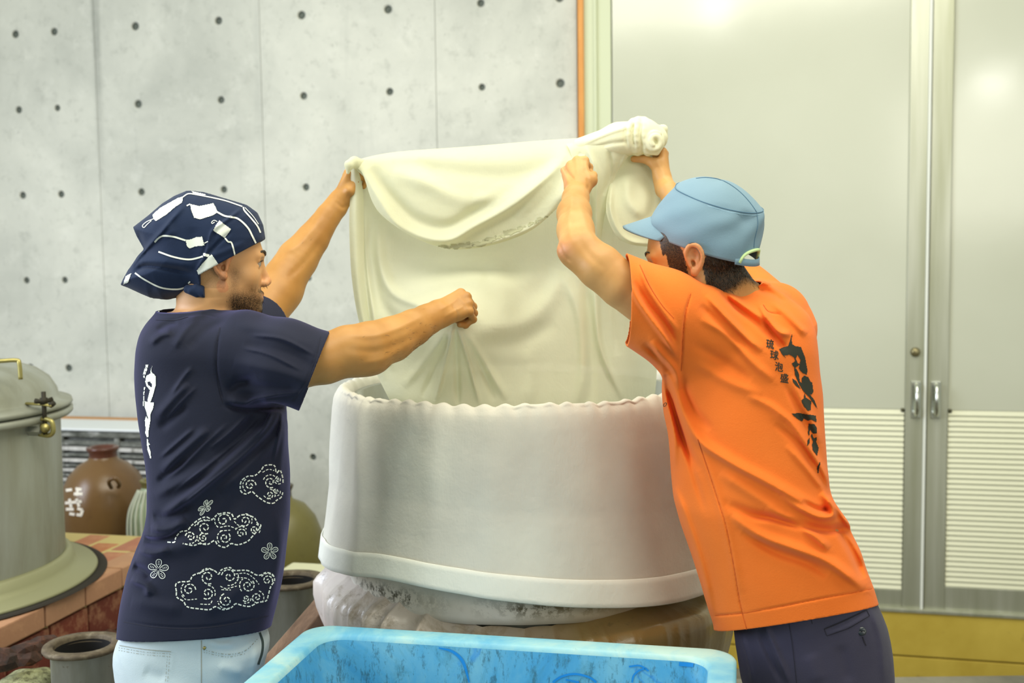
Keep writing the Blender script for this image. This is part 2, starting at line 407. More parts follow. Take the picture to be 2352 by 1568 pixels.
lathe('base_flange', [(.46, BZ+.004), (.60, BZ+.004), (.605, BZ+.012), (.60, BZ+.02), (.54, BZ+.028), (.525, BZ+.05), (.52, BZ+.075), (.505, BZ+.085), (.497, BZ+.08)], M('flange_steel', (150, 150, 116), .5, .3).m, tank, 96, (tx, ty), world=True)
lathe('body', [(.498, BZ+.05), (.498, 1.3), (.5, 1.5), (.5, 1.535)], STEEL, tank, 96, (tx, ty), world=True)
tube('body_seam', smooth_path([(tx+.498*math.cos(a), ty+.498*math.sin(a), z) for a, z in ((-1.15, BZ+.08), (-1.15, 1.25), (-1.15, 1.53))], 4), .003, STEEL, tank, 6, world=True)
lathe('rim_ring', [(.495, 1.52), (.535, 1.522), (.543, 1.53), (.543, 1.545), (.532, 1.549), (.50, 1.552)], STEEL, tank, 96, (tx, ty), world=True)
zt = 1.556
lathe('lid', [(.47, zt-.004), (.535, zt-.002), (.543, zt+.005), (.54, zt+.017), (.505, zt+.024), (.497, zt+.034), (.493, zt+.055), (.47, zt+.095), (.43, zt+.125), (.36, zt+.150), (.26, zt+.170), (.14, zt+.182), (.001, zt+.186)], STEEL, tank, 96, (tx, ty), world=True)
h0 = W(-60, 832, 3.45); h1 = W(44, 827, 3.5)
hd = tube('lid_handle', smooth_path([h0+Vector((0, 0, -.05)), h0, (h0+h1)/2, h1+Vector((-.01, 0, .0)), h1+Vector((0, 0, -.012)), h1+Vector((.002, 0, -.062))], 6), .007, BRASS, tank, world=True)
ca = R_(-14); cx, cy = tx+.545*math.cos(ca), ty+.545*math.sin(ca); ex = Vector((math.cos(ca), math.sin(ca), 0)); C0 = Vector((tx, ty, 0))
def cp(r, z): return C0+ex*r+Vector((0, 0, z))
cl = tube('clamp_bolt', [cp(.562, 1.49), cp(.562, 1.56), cp(.562, 1.632)], .0075, DKM, tank, 12, world=True)
tube('clamp_bar', [cp(.48, zt+.036), cp(.56, zt+.034), cp(.595, zt+.03)], .010, BRASS, cl, 8, world=True, flat=.5)
v1 = tube_data([cp(.562, 1.598)+Vector((-.02, -.02, .006)), cp(.562, 1.598), cp(.562, 1.598)+Vector((.02, .02, .006))], np.array([.009, .006, .009]), 8)
v2 = tube_data([cp(.562, 1.59), cp(.562, 1.612)], .013, 8); v3 = tube_data([cp(.585, zt+.03), cp(.6, zt+.04)], .009, 8)
v, f = join([v1, v2, v3]); mk('wing_nut', v, f, DKM, cl, world=True)
v, f = join([tube_data(smooth_path([cp(.54, 1.49), cp(.575, 1.487), cp(.592, 1.5), cp(.59, 1.53), cp(.575, 1.54), cp(.55, 1.541)], 4), .008, 8), tube_data([cp(.56, 1.513)+Vector((.012, -.02, 0)), cp(.56, 1.513)+Vector((-.01, .02, 0))], .015, 12)])
mk('clamp_lug', v, f, BRASS, cl, world=True)
v, f = join([tube_data([cp(.5, 1.50), cp(.55, 1.50)], .016, 4)]); mk('lug_bracket', v, f, STEEL, tank, False, world=True)

# --- flanged metal pots / pipes
RUST = M('rusty_rim', (96, 84, 66), .7, .3); RUST.setcol(RUST.ramp(RUST.noise(30, 5, .7), [(.3, (70, 58, 44)), (.6, (110, 98, 78)), (.75, (150, 140, 120))])); RUST.bump(RUST.noise(50), .5, .004); RUST = RUST.m
PIPE = M('grey_pipe', (150, 150, 138), .45, .35)
PIPE.setcol(PIPE.ramp(PIPE.noise(3, 5, .6, 0, (3, 3, .7)), [(.3, (120, 120, 106)), (.7, (165, 166, 160))])); PIPE.over(PIPE.ramp(PIPE.noise(45, 3, .8), [(.66, 0.), (.72, .8)]), (88, 66, 44)); PIPE = PIPE.m
INK = M('black_inside', (16, 14, 12), .95).m  # even near-black for the inside of the pipe mouths
def pot(px, py, Y, rf, label, z0=PLAT):
    c = W(px, py, Y); t = thing('flanged_pipe', label, 'pipe', (c.x, c.y, z0), group=None)
    lathe('pipe_wall', [(rf*.80, z0), (rf*.80, c.z-.012), (rf*.86, c.z-.006)], PIPE, t, 48, (c.x, c.y), world=True)
    lathe('rim', [(rf*.80, c.z-.012), (rf*.97, c.z-.012), (rf*1.0, c.z-.006), (rf*.99, c.z), (rf*.74, c.z+.002), (rf*.71, c.z-.004), (rf*.70, c.z-.02)], RUST, t, 48, (c.x, c.y), world=True,
          fn=lambda a, r, z, i: (r*(1+.003*math.sin(2*a+1)), z+.001*math.sin(3*a)))
    lathe('black_lining', [(rf*.70, c.z-.012), (rf*.69, c.z-.3), (.001, c.z-.3)], INK, t, 48, (c.x, c.y), world=True); return t
pot(190, 1478, 3.0, .108, 'upright grey pipe with rusty flanged mouth, behind the jeans pocket at bottom left')
pot(668, 1328, 3.6, .112, 'upright grey pipe with rusty flanged mouth, right of the navy shirt hem')
# moldy lid and peg in the dark corner
MOLD = M('moldy_lid', (150, 150, 110), .9); MOLD.setcol(MOLD.ramp(MOLD.noise(40, 6, .75), [(.35, (70, 66, 44)), (.55, (150, 152, 112)), (.75, (180, 182, 150))])); MOLD.bump(MOLD.noise(50), .6, .004); MOLD = MOLD.m
c = W(66, 1562, 3.05); t = thing('moldy_pot', 'small round pot with a mottled pale green moldy lid, in the bottom left corner', 'pot', (c.x, c.y, PLAT))
lathe('pot_wall', [(.07, PLAT), (.085, c.z-.06), (.08, c.z-.02)], RUST, t, 40, (c.x, c.y), world=True)
lathe('lid', [(.088, c.z-.022), (.088, c.z-.01), (.07, c.z+.012), (.03, c.z+.022), (.001, c.z+.024)], MOLD, t, 40, (c.x, c.y), fn=lambda a, r, z, i: (r*(1+.03*math.sin(4*a)), z+.003*math.sin(5*a+i)), world=True)
# rubble: broken bricks in the dark gap between bench and pipes
rub = M('dark_rubble', (92, 52, 34), .9); rub.setcol(rub.ramp(rub.noise(20, 5, .7), [(.3, (34, 26, 20)), (.55, (66, 40, 28)), (.75, (120, 72, 46))])); rub.bump(rub.noise(30), .6, .01); RUB = rub.m  # dark mottled brown shared by the chunks and the heap
def rock(name, c, s, label, k):
    bm = bmesh.new(); bmesh.ops.create_icosphere(bm, subdivisions=2, radius=1)
    for v in bm.verts:
        n = 1+.7*mnoise.noise(v.co*1.3+Vector((k*7.1, k, 0))); v.co = Vector((v.co.x*n*s[0], v.co.y*n*s[1], v.co.z*n*s[2]))+Vector(c)
    o = bm_obj(name, bm, RUB, None); return tag(o, label, 'rubble', 'broken bricks in the dark gap')
for k, (px, py, Y, s) in enumerate([(60, 1500, 3.14, (.05, .05, .03)), (96, 1482, 3.25, (.04, .04, .025)), (10, 1516, 3.02, (.035, .04, .03))]):
    c = W(px, py, Y); lab = ['middle one of three broken brick chunks above the moldy pot', 'broken brick chunk closest to the grey pipe mouth, left of it', 'broken brick chunk at the left picture edge under the bench nosing'][k]
    zc = c.z; bmn = rock('brick_chunk', (c.x, c.y, c.z), s, lab, k)
    bmn['label'] = lab
# heap of ash and earth that fills the gap
bm = bmesh.new(); bmesh.ops.create_grid(bm, x_segments=40, y_segments=50, size=1)
hx0, hx1, hy0, hy1 = uB+.005, uB+.13, 2.75, 4.05
for v in bm.verts:
    x, y = (v.co.x+1)/2, (v.co.y+1)/2; u = hx0+(hx1-hx0)*x; vv = hy0+(hy1-hy0)*y
    z = BZ-.20+.05*mnoise.noise(Vector((u*5, vv*5, 0)))+.02*mnoise.noise(Vector((u*17, vv*17, 3)))-.10*x
    v.co = RW(u, vv, z)
fs = list(bm.faces); es = [e for e in bm.edges if len(e.link_faces) == 1]
r = bmesh.ops.extrude_edge_only(bm, edges=es)['geom']
for v in r:
    if isinstance(v, bmesh.types.BMVert): v.co.z = PLAT
hp = bm_obj('ash_heap', bm, RUB, smooth=True, kind='stuff'); tag(hp, 'dark heap of ash and brick rubble between the brick bench and the pipes', 'rubble')

# --- glazed jars behind the bench
def glaze(name, a, b, rough=.3):
    m = M(name, a, rough); m.setcol(m.ramp(m.noise(2.2, 5, .6), [(.3, a), (.7, b)])); m.over(m.ramp(m.noise(18, 5, .7), [(.6, 0.), (.75, .3)]), tuple(int(x*.6) for x in a)); m.bump(m.noise(6, 3), .2, .006); return m.m
def jar(px, Y, ztop, zmid, R, rn, label, mat, matr, z0=PLAT, scale=1.):
    c = W(px, 1200, Y); t = thing('glazed_jar', label, 'jar', (c.x, c.y, z0)); cc = (c.x, c.y)
    H = ztop-zmid
    lathe('body', [(R*.55, z0), (R*.75, z0+.1), (R, zmid-.12), (R*1.02, zmid), (R*.97, zmid+H*.28), (R*.82, zmid+H*.52), (R*.58, zmid+H*.70), (rn*1.05, zmid+H*.78), (rn*.95, zmid+H*.83)], mat, t, 56, cc, world=True)
    lathe('neck', [(rn*.95, zmid+H*.82), (rn*.93, zmid+H*.9), (rn*1.08, zmid+H*.95), (rn*1.12, ztop-.004), (rn*1.0, ztop), (rn*.75, ztop-.003), (rn*.7, ztop-.06), (.001, ztop-.06)], matr, t, 40, cc, world=True)
    return t, c
BRN = glaze('brown_glaze', (112, 84, 50), (92, 64, 38)); BRD = glaze('dark_red_glaze', (92, 54, 42), (78, 44, 34)); OLI = glaze('olive_glaze', (116, 110, 62), (96, 90, 44), .4)
j1, jc = jar(243, 5.0, 1.205, .93, .192, .066, 'round brown glazed jar with white marks and dark red rim behind brick bench', BRN, BRD)
lg = smooth_path([W(256, 1120, 4.80), W(250, 1106, 4.76), W(263, 1098, 4.75), W(274, 1110, 4.77), W(272, 1118, 4.80)], 5); tube('lug', lg, .009, BRN, j1, 8, world=True)
j2, _ = jar(354, 4.74, 1.10, .90, .11, .05, 'pale green jar wrapped in faded rope, half hidden behind the navy shirt', M('pale_green_glass', (160, 176, 150), .3).m, OLI)
for k in range(9):
    a = -math.pi/2-.95+.24*k; cx_, cy_ = j2.location.x, j2.location.y
    tube('rope', smooth_path([(cx_+r*math.cos(a+s), cy_+r*math.sin(a+s), z) for r, z, s in ((.062, 1.06, 0), (.105, .98, .06), (.119, .9, .1), (.117, .8, .12), (.1, .66, .14))], 5), .006, M('faded_rope', (186, 192, 178), .8).m if k == 0 else bpy.data.materials['faded_rope'], j2, 6, world=True)
j3, _ = jar(646, 4.6, 1.10, .80, .178, .05, 'dull olive green jar standing between the navy shirt and the cloth-wrapped vat', OLI, glaze('olive_dark_rim', (66, 56, 40), (50, 44, 32)))

# --- stack of slatted grey trays behind the jars
TRY = M('weathered_tray', (104, 106, 100), .8); TRY.setcol(TRY.ramp(TRY.noise(9, 6, .7, 0, (1, 1, 3)), [(.35, (58, 60, 52)), (.55, (110, 112, 106)), (.7, (176, 176, 172))])); TRY.bump(TRY.noise(30), .4, .004); TRY = TRY.m
TRL = M('pale_tray_edge', (204, 202, 196), .7).over(M.noise, (0, 0, 0)) if False else M('pale_tray_edge', (196, 195, 190), .7)
TRL.setcol(TRL.ramp(TRL.noise(14, 5, .7, 0, (1, 1, .3)), [(.35, (120, 120, 112)), (.5, (190, 188, 184)), (.7, (214, 212, 208))])); TRL = TRL.m
v0 = 5.02; ua_, ub_ = UV(-120, 1050, v0)[0], UV(420, 1050, v0)[0]
ys = [(992, 1026), (1028, 1052), (1056, 1076), (1079, 1098), (1101, 1122), (1125, 1150)]
labs = ['topmost of the stacked grey slatted trays, darkest front', 'second grey slatted tray from the top of the stack', 'third grey slatted tray from the top of the stack', 'fourth grey slatted tray from the top of the stack', 'fifth grey slatted tray from the top of the stack', 'lowest visible grey slatted tray of the stack, behind the brown jar']
for k, (ya, yb) in enumerate(ys):
    z1, z0 = UV(250, ya, v0)[1], UV(250, yb, v0)[1]
    t = thing('slatted_tray', labs[k], 'tray', RW((ua_+ub_)/2, v0+.2, z0), -RA, 'stacked slatted trays'); W2 = (ub_-ua_)/2; h = z1-z0
    box('back', -W2, W2, -.16, .17, .004, h-.004, TRY, t, .002)
    sl_ = box('slat', -W2, W2, -.20, -.165, h*.62, h-.001, TRL if k else TRY, t, .003)
    s2 = box('slat', -W2, W2, -.19, -.165, 0.001, h*.34, TRY, t, .003)
    for q in range(5): box('cleat', -W2+.02+q*W2*.47, -W2+.05+q*W2*.47, -.195, -.17, .0, h*.6, TRY, t, .002)
z0 = UV(250, ys[-1][1], v0)[1]
t = thing('tray_stand', 'dark wooden stand under the stacked grey trays', 'stand', RW((ua_+ub_)/2, v0+.2, 0), -RA)
bmm = M('old_dark_wood', (84, 66, 48), .85); bmm.setcol(bmm.ramp(bmm.noise(8, 6, .7, 0, (1, 1, 4)), [(.3, (58, 44, 30)), (.7, (110, 88, 64))])); DWOOD = bmm.m
box('top', -W2, W2, -.18, .18, z0-.03, z0-.001, DWOOD, t, .003)
for sx in (-1, 1):
    for sy in (-1, 1): box('leg', sx*(W2-.04)-.03, sx*(W2-.04)+.03, sy*.14-.03, sy*.14+.03, 0, z0-.03, DWOOD, t, .003)
zb1 = UV(250, 990, v0)[1]
t = box('white_board', ua_+.15, ub_, v0-.01, v0+.33, zb1, zb1+.012, M('white_laminate', (226, 230, 232), .4).m, None, .003); t.rotation_euler = (0, 0, -RA); tag(t, 'thin white board lying on top of the slatted trays', 'board')
zb2 = UV(250, 961, v0+.36)[1]
t = box('wood_batten', ua_+.3, ub_, v0+.30, v0+.36, zb1+.014, zb2+.002, M('batten_wood', (178, 128, 70), .6).m, None, .003); t.rotation_euler = (0, 0, -RA); tag(t, 'narrow orange-brown batten lying along the back of the white board', 'batten')

# --- timber beams and pale stove rim between the pipe and the vat
bw = M('brown_beam', (110, 84, 66), .8); bw.setcol(bw.ramp(bw.noise(5, 7, .7, .5, (3, .5, 3)), [(.3, (76, 56, 42)), (.5, (118, 92, 74)), (.75, (158, 128, 104))])); bw.bump(bw.noise(20, 6, .7, 0, (2, .4, 2)), .5, .006); BEAM = bw.m
def beam(a, b, Ya, Yb, wd, th, label):
    A, B = W(*a, Ya), W(*b, Yb); d = (B-A).normalized(); s = d.cross(Vector((0, 0, 1))).normalized(); n = s.cross(d)
    vs = []
    for k in range(13):
        p = A+(B-A)*k/12; o_ = [(-1, 0), (1, 0), (1, -1), (-1, -1)]
        for q, (i, j) in enumerate(o_):
            w_ = .004*mnoise.noise(Vector((k*.7, q*3, len(label)))); vs.append(p+s*(i*wd/2+w_)+n*(j*th+w_))
    fs = [(k*4+q, k*4+(q+1) % 4, k*4+4+(q+1) % 4, k*4+4+q) for k in range(12) for q in range(4)]+[(3, 2, 1, 0), (48, 49, 50, 51)]
    o = mk('timber_beam', [tuple(v) for v in vs], fs, BEAM, smooth=False); m = o.modifiers.new('b', 'BEVEL'); m.width = .004; m.segments = 2; return tag(o, label, 'beam')
beam((560, 1590), (745, 1372), 2.58, 3.2, .055, .07, 'brown timber beam leading from the blue tub towards the vat, the one nearer the pipe')
beam((640, 1585), (790, 1440), 2.52, 2.95, .10, .07, 'wider dark brown timber beam close under the vat, right of the other beam')
c = W(800, 1330, 3.9); t = box('pale_curb', -.3, .35, -.12, .18, PLAT, c.z, M('limewash', (206, 206, 176), .8).m, None, .01); t.location = (c.x, c.y, 0); t.rotation_euler = (0, 0, -RA); tag(t, 'pale limewashed masonry curb seen between the pipe mouth and the vat skirt', 'curb')

# ================================================================== VAT, COVER, TUB
VC = W(1190, 883, 3.0); vx, vy = VC.x, VC.y
vat = thing('steaming_vat', 'round steaming vat with moldy canvas band and crumpled plastic skirt, under the cover', 'vat', (vx, vy, PLAT))
lathe('drum', [(.44, PLAT), (.44, 1.66), (.45, 1.69), (.43, 1.69), (.42, 1.3), (.001, 1.3)], STEEL, vat, 96, (vx, vy), world=True)
bd = M('moldy_canvas', (222, 218, 210), .7)
bd.setcol(bd.ramp(bd.noise(6, 3), [(.3, (212, 206, 192)), (.7, (232, 230, 224))]))
zc = bd.N.new('ShaderNodeSeparateXYZ'); bd.L.new(bd.tc, zc.inputs[0])
def mathn(m, op, a, b=0.):
    n = m.N.new('ShaderNodeMath'); n.operation = op
    for s, x in ((n.inputs[0], a), (n.inputs[1], b)):
        if isinstance(x, (int, float)): s.default_value = x
        else: m.L.new(x, s)
    return n.outputs[0]
zd = mathn(bd, 'ABSOLUTE', mathn(bd, 'SUBTRACT', zc.outputs[2], 1.225-PLAT))
prox = mathn(bd, 'SUBTRACT', 1., mathn(bd, 'MULTIPLY', zd, 30.))
clus = mathn(bd, 'MULTIPLY', bd.ramp(bd.noise(5, 3, .5, 0, (1, 1, .2)), [(.42, 0.), (.56, 1.)]), prox)
speck = mathn(bd, 'MULTIPLY', clus, bd.ramp(bd.noise(42, 5, .75), [(.46, 0.), (.56, 1.)]))
bd.over(speck, (74, 72, 54)); brn = mathn(bd, 'MULTIPLY', mathn(bd, 'ADD', zc.outputs[0], .06), 3.5)
cl_ = bd.N.new('ShaderNodeClamp'); bd.L.new(brn, cl_.inputs[0]); bd.over(mathn(bd, 'MULTIPLY', cl_.outputs[0], .75), (158, 136, 92)); bd.bump(bd.noise(12), .2, .004)
lathe('canvas_band', [(.455, 1.345), (.482, 1.33), (.486, 1.27), (.486, 1.200), (.48, 1.181), (.46, 1.176)], bd.m, vat, 160, (vx, vy), fn=lambda a, r, z, i: (r+.002*math.sin(9*a)+.001*math.sin(23*a), z+.003*math.sin(3*a)), world=True)
pl = M('dirty_plastic', (196, 188, 180), .28, 0, .6)
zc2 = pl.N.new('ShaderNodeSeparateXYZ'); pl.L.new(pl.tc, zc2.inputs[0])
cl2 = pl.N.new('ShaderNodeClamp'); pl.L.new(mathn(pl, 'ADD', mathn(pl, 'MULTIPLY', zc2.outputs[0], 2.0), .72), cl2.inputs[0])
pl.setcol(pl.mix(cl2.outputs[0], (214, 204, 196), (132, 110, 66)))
pl.over(pl.ramp(pl.noise(7, 7, .7, .6), [(.5, 0.), (.66, .75)]), (124, 104, 64)); pl.over(pl.ramp(pl.noise(16, 6, .8, .3), [(.6, 0.), (.7, .6)]), (72, 62, 40)); pl.bump(pl.noise(18, 5, .6, .8), .3, .006)
PLr = random.Random(3); ple = [(PLr.uniform(0, 2*math.pi), PLr.uniform(.018, .05), PLr.uniform(.5, 1.2)) for _ in range(80)]
def skirt(a, r, z, i):
    t = i/15.; p = 0
    for a0, w_, h in ple:
        d = (a-a0+math.pi) % (2*math.pi)-math.pi; p += h*math.exp(-(abs(d)/w_)**1.5)
    left = max(0, math.cos(a-math.pi))**3
    env = math.exp(-((t-.22)/.3)**2)
    p += 1.3*(1-2*abs(math.sin(19*a+1.8*math.sin(5*a)))**.6)*(.75+.35*math.sin(3*a+1)); p = 1.1+(p-1.1)*(1-.75*min(1, max(0, math.cos(a))*2.2))
    return r+.020*(p-1.1)*env*(.5+.5*t)+.010*math.sin(7*a+2)*t+.03*left*env+.055*max(0, math.cos(a))**1.5*min(1, t*4), z+.012*math.sin(5*a)+left*.06*(1-t)**2+.006*p*(1-t)*.0
prof = [(.474, 1.186), (.488, 1.178), (.506, 1.170), (.522, 1.158), (.532, 1.15), (.537, 1.12), (.537, 1.09), (.533, 1.06), (.527, 1.03), (.520, 1.0), (.512, .97), (.503, .94), (.495, .90), (.487, .85), (.480, .78), (.475, .7)]
lathe('plastic_skirt', prof, pl.m, vat, 720, (vx, vy), fn=skirt, world=True)

# --- white cloth cover drawn over the vat rim
def clothm(name, base, dark, tr, weave=True, tp=0.):
    m = M(name, base, .85, 0, .25)
    m.setcol(m.ramp(m.noise(3.5, 5, .55), [(.35, dark), (.65, base)]))
    m.bump(m.noise(240, 2, .5, 0, (1.6, 1.6, .12)) if weave else m.noise(300, 2), .25, .0012).bump(m.noise(9, 4, .55), .4, .010).bump(m.noise(34, 4, .6, .8), .3, .003); return m.sheer(tr, tp).m
COVER = clothm('cover_cotton', (236, 234, 221), (222, 218, 206), .22)
HEMM = clothm('hem_cotton', (246, 247, 238), (242, 243, 232), .2)
GAUZE = clothm('steaming_gauze', (231, 231, 205), (225, 225, 196), .36, True, .06)
hx_ = [-.6, -.55, -.33, -.18, 0, .2, .46, .56]; hz_ = [1.24, 1.247, 1.295, 1.285, 1.263, 1.237, 1.20, 1.195]
RIMZ = VC.z; rr_ = random.Random(11)
fo_ = [(rr_.uniform(-math.pi, 0), rr_.uniform(.03, .10), rr_.uniform(-.010, .012), rr_.uniform(-.5, .5)) for _ in range(26)]
fo_ += [(rr_.uniform(0, math.pi), rr_.uniform(.04, .12), rr_.uniform(-.010, .012), rr_.uniform(-.3, .3)) for _ in range(14)]
fo_ += [(-2.43, .035, .014, .12), (-2.33, .07, -.012, .2), (-.85, .09, -.014, .5), (-.72, .06, .012, .6), (-1.85, .05, .008, -.2)]
_hx = np.linspace(-.6, .56, 120); _hz = np.convolve(np.pad(np.interp(_hx, hx_, hz_), 10, 'edge'), np.hanning(21)/np.hanning(21).sum(), 'valid')
def hemz(a): return float(np.interp(.55*math.cos(a), _hx, _hz))
def cov(a, t):
    """outside of the cover: a angle, t 0 at rim .. 1 at hem"""
    zt_, zb = RIMZ, hemz(a); z = zt_+(zb-zt_)*t
    R = float(np.interp(t, [0, .03, .1, .3, .55, .75, .9, 1], [.492, .503, .508, .514, .520, .532, .543, .550])); d = 0
    aa = (a+math.pi) % (2*math.pi)-math.pi
    for a0, w_, h, s in fo_:
        x = aa-(a0+s*(t-.5)*.5); x = (x+math.pi) % (2*math.pi)-math.pi
        if abs(x) < 4*w_: d += h*math.exp(-(x/w_)**2)
    d *= (.25+.75*min(1, t*2.5))*(1-.80*t)*.75
    return R+d+.0012*math.sin(90*a+3*math.sin(7*a))*max(0, 1-t*12), z
NA = 480; ang = [2*math.pi*i/NA for i in range(NA)]
rows = []; ts = [0, .008, .02, .04, .07]+[.1+.9*i/40 for i in range(41)]
hemt = .87
cover = thing('vat_cover', 'white cotton cover drawn over the vat like a skirt, with a paler hem band', 'cloth', (vx, vy, RIMZ))
def grid_obj(name, P, mat, parent, wrap=True, smooth=True):
    """P [rows][cols][3] world points"""
    P = np.array(P); m, n = P.shape[:2]; a = np.arange(m-1)[:, None]*n; b = np.arange(n if wrap else n-1)[None]
    b2 = (b+1) % n; q = np.stack([a+b, a+b2, a+n+b2, a+n+b], -1).reshape(-1, 4)
    return mk(name, P.reshape(-1, 3), (np.zeros((0, 3), int), q), mat, parent, smooth, world=parent is not None)
gath = lambda a: .0035*abs(math.sin(38*a+2*math.sin(5*a)))+.0025*math.sin(61*a+1)+.004*math.sin(9*a+2)*.5
P = []
for (dr, dz) in ((-.060, -.40), (-.058, -.30), (-.056, -.2), (-.05, -.12), (-.044, -.07), (-.036, -.035), (-.03, -.012), (-.024, .001), (-.015, .006), (-.006, .006), (-.001, .002)):
    P.append([(vx+(.492+dr+.006*math.sin(46*a+2*math.sin(3*a))*min(1, -dz*18+.0 if dz < 0 else 0))*math.cos(a), vy+(.492+dr+.006*math.sin(46*a+2*math.sin(3*a))*min(1, -dz*18 if dz < 0 else 0))*math.sin(a), RIMZ+dz+gath(a)*(1 if dz > -.02 else 0)) for a in ang])
for t in ts:
    row = []
    for a in ang:
        r, z = cov(a, t); row.append((vx+r*math.cos(a), vy+r*math.sin(a), z+(gath(a)*max(0, 1-t*25))))
    P.append(row)
grid_obj('skirt', P, COVER, cover)
P = []
for off, tt in [(.0035, hemt-.004), (.006, hemt)]+[(.006, hemt+(1-hemt)*k/6) for k in range(1, 7)]+[(.003, 1.006), (-.003, 1.004), (-.004, .97)]:
    row = []
    for a in ang:
        r, z = cov(a, min(tt, 1)); z = RIMZ+(hemz(a)-RIMZ)*tt; row.append((vx+(r+off)*math.cos(a), vy+(r+off)*math.sin(a), z))
    P.append(row)
grid_obj('hem_band', P, HEMM, cover)
P = [[(vx+r*math.cos(a), vy+r*math.sin(a), RIMZ-.40+.02*math.sin(6*r*10)) for a in ang] for r in (.432, .3, .15, .002)]
grid_obj('inner_bed', P, GAUZE, cover)

# --- blue tub
mb = M('scuffed_blue_plastic', (96, 178, 216), .45)
mb.setcol(mb.ramp(mb.noise(3.2, 6, .65, .8), [(.28, (40, 138, 200)), (.45, (84, 166, 208)), (.62, (126, 188, 208)), (.78, (160, 204, 206))]))
zs_ = mb.N.new('ShaderNodeSeparateXYZ'); mb.L.new(mb.tc, zs_.inputs[0])
mb.over(mb.ramp(mb.noise(60, 4, .8, 0, (1, 1, .35)), [(.53, 0.), (.66, .70)]), (52, 92, 106)); mb.over(mb.ramp(mb.noise(9, 5, .7, 1.5, (1, 1, .5)), [(.52, 0.), (.68, .55)]), (64, 124, 140))
mb.over(mb.ramp(mb.noise(2.4, 3, .5, 2.5), [(.60, 0.), (.63, .55), (.66, 0.)]), (18, 130, 214)); mb.bump(mb.noise(50, 4, .7), .15, .002); BLUE = mb.m
rimm = M('pale_blue_rim', (150, 214, 226), .5); rimm.setcol(rimm.ramp(rimm.noise(4, 6, .65, .8), [(.36, (96, 172, 206)), (.5, (136, 194, 208)), (.64, (174, 208, 202))])); rimm.over(rimm.ramp(rimm.noise(50, 4, .8), [(.62, 0.), (.74, .3)]), (80, 120, 130)); RIMB = rimm.m
TA = R_(12); TL, TR_ = W(716, 1449, 2.44), None
TU = Vector((math.cos(TA), -math.sin(TA), 0)); TV = Vector((math.sin(TA), math.cos(TA), 0)); TW, TLn = .955, 1.25; TZ = 1.222
tc0 = Vector((TL.x, TL.y, 0))+TU*(TW/2)-TV*(TLn/2)
tub = thing('blue_tub', 'large scuffed light blue plastic tub in front of the vat', 'tub', (tc0.x, tc0.y, PLAT), -TA)
def rrect(hx, hy, r, z, n=10):
    out = []
    for cx_, cy_, a0 in ((hx-r, hy-r, 0), (-hx+r, hy-r, 90), (-hx+r, -hy+r, 180), (hx-r, -hy+r, 270)):
        for k in range(n+1):
            a = R_(a0+90*k/n); out.append((cx_+r*math.cos(a), cy_+r*math.sin(a), z))
    # straight runs need points too
    res = []
    for i in range(len(out)):
        a, b = out[i], out[(i+1) % len(out)]; L = math.dist(a, b); m = max(1, int(L/.06))
        if L < .06: m = 1
        for k in range(m): res.append(tuple(a[q]+(b[q]-a[q])*k/m for q in range(3)))
    return res
hx, hy, zr = TW/2, TLn/2, TZ-PLAT
def loops(spec):
    L0 = len(rrect(hx, hy, .06, 0)); out = []
    base = np.array(rrect(hx, hy, .06, 0))
    for inset, z in spec:
        p = base.copy(); p[:, 0] *= (hx-inset)/hx; p[:, 1] *= (hy-inset)/hy; p[:, 2] = z; out.append(p)
    return np.array(out)
P = loops([(.052, 0), (.050, .3), (.046, zr-.05), (.044, zr-.03)])
def tubgrid(name, P, mat):
    m, n = P.shape[:2]; a = np.arange(m-1)[:, None]*n; b = np.arange(n)[None]; q = np.stack([a+b, a+(b+1) % n, a+n+(b+1) % n, a+n+b], -1).reshape(-1, 4)
    return mk(name, P.reshape(-1, 3), (np.zeros((0, 3), int), q), mat, tub)
tubgrid('outer_wall', P, BLUE)
tubgrid('rim', loops([(.044, zr-.03), (.006, zr-.032), (.0, zr-.028), (.0, zr-.006), (.003, zr-.001), (.008, zr), (.048, zr-.001), (.054, zr-.004), (.057, zr-.012)]), RIMB)
inn = loops([(.057, zr-.012)]+[(.060+.03*k/12, zr-.012-.55*k/12) for k in range(1, 13)]+[(.12, zr-.60), (.3, zr-.605), (.47, zr-.605)])
tubin = tubgrid('inner_wall', inn, BLUE)

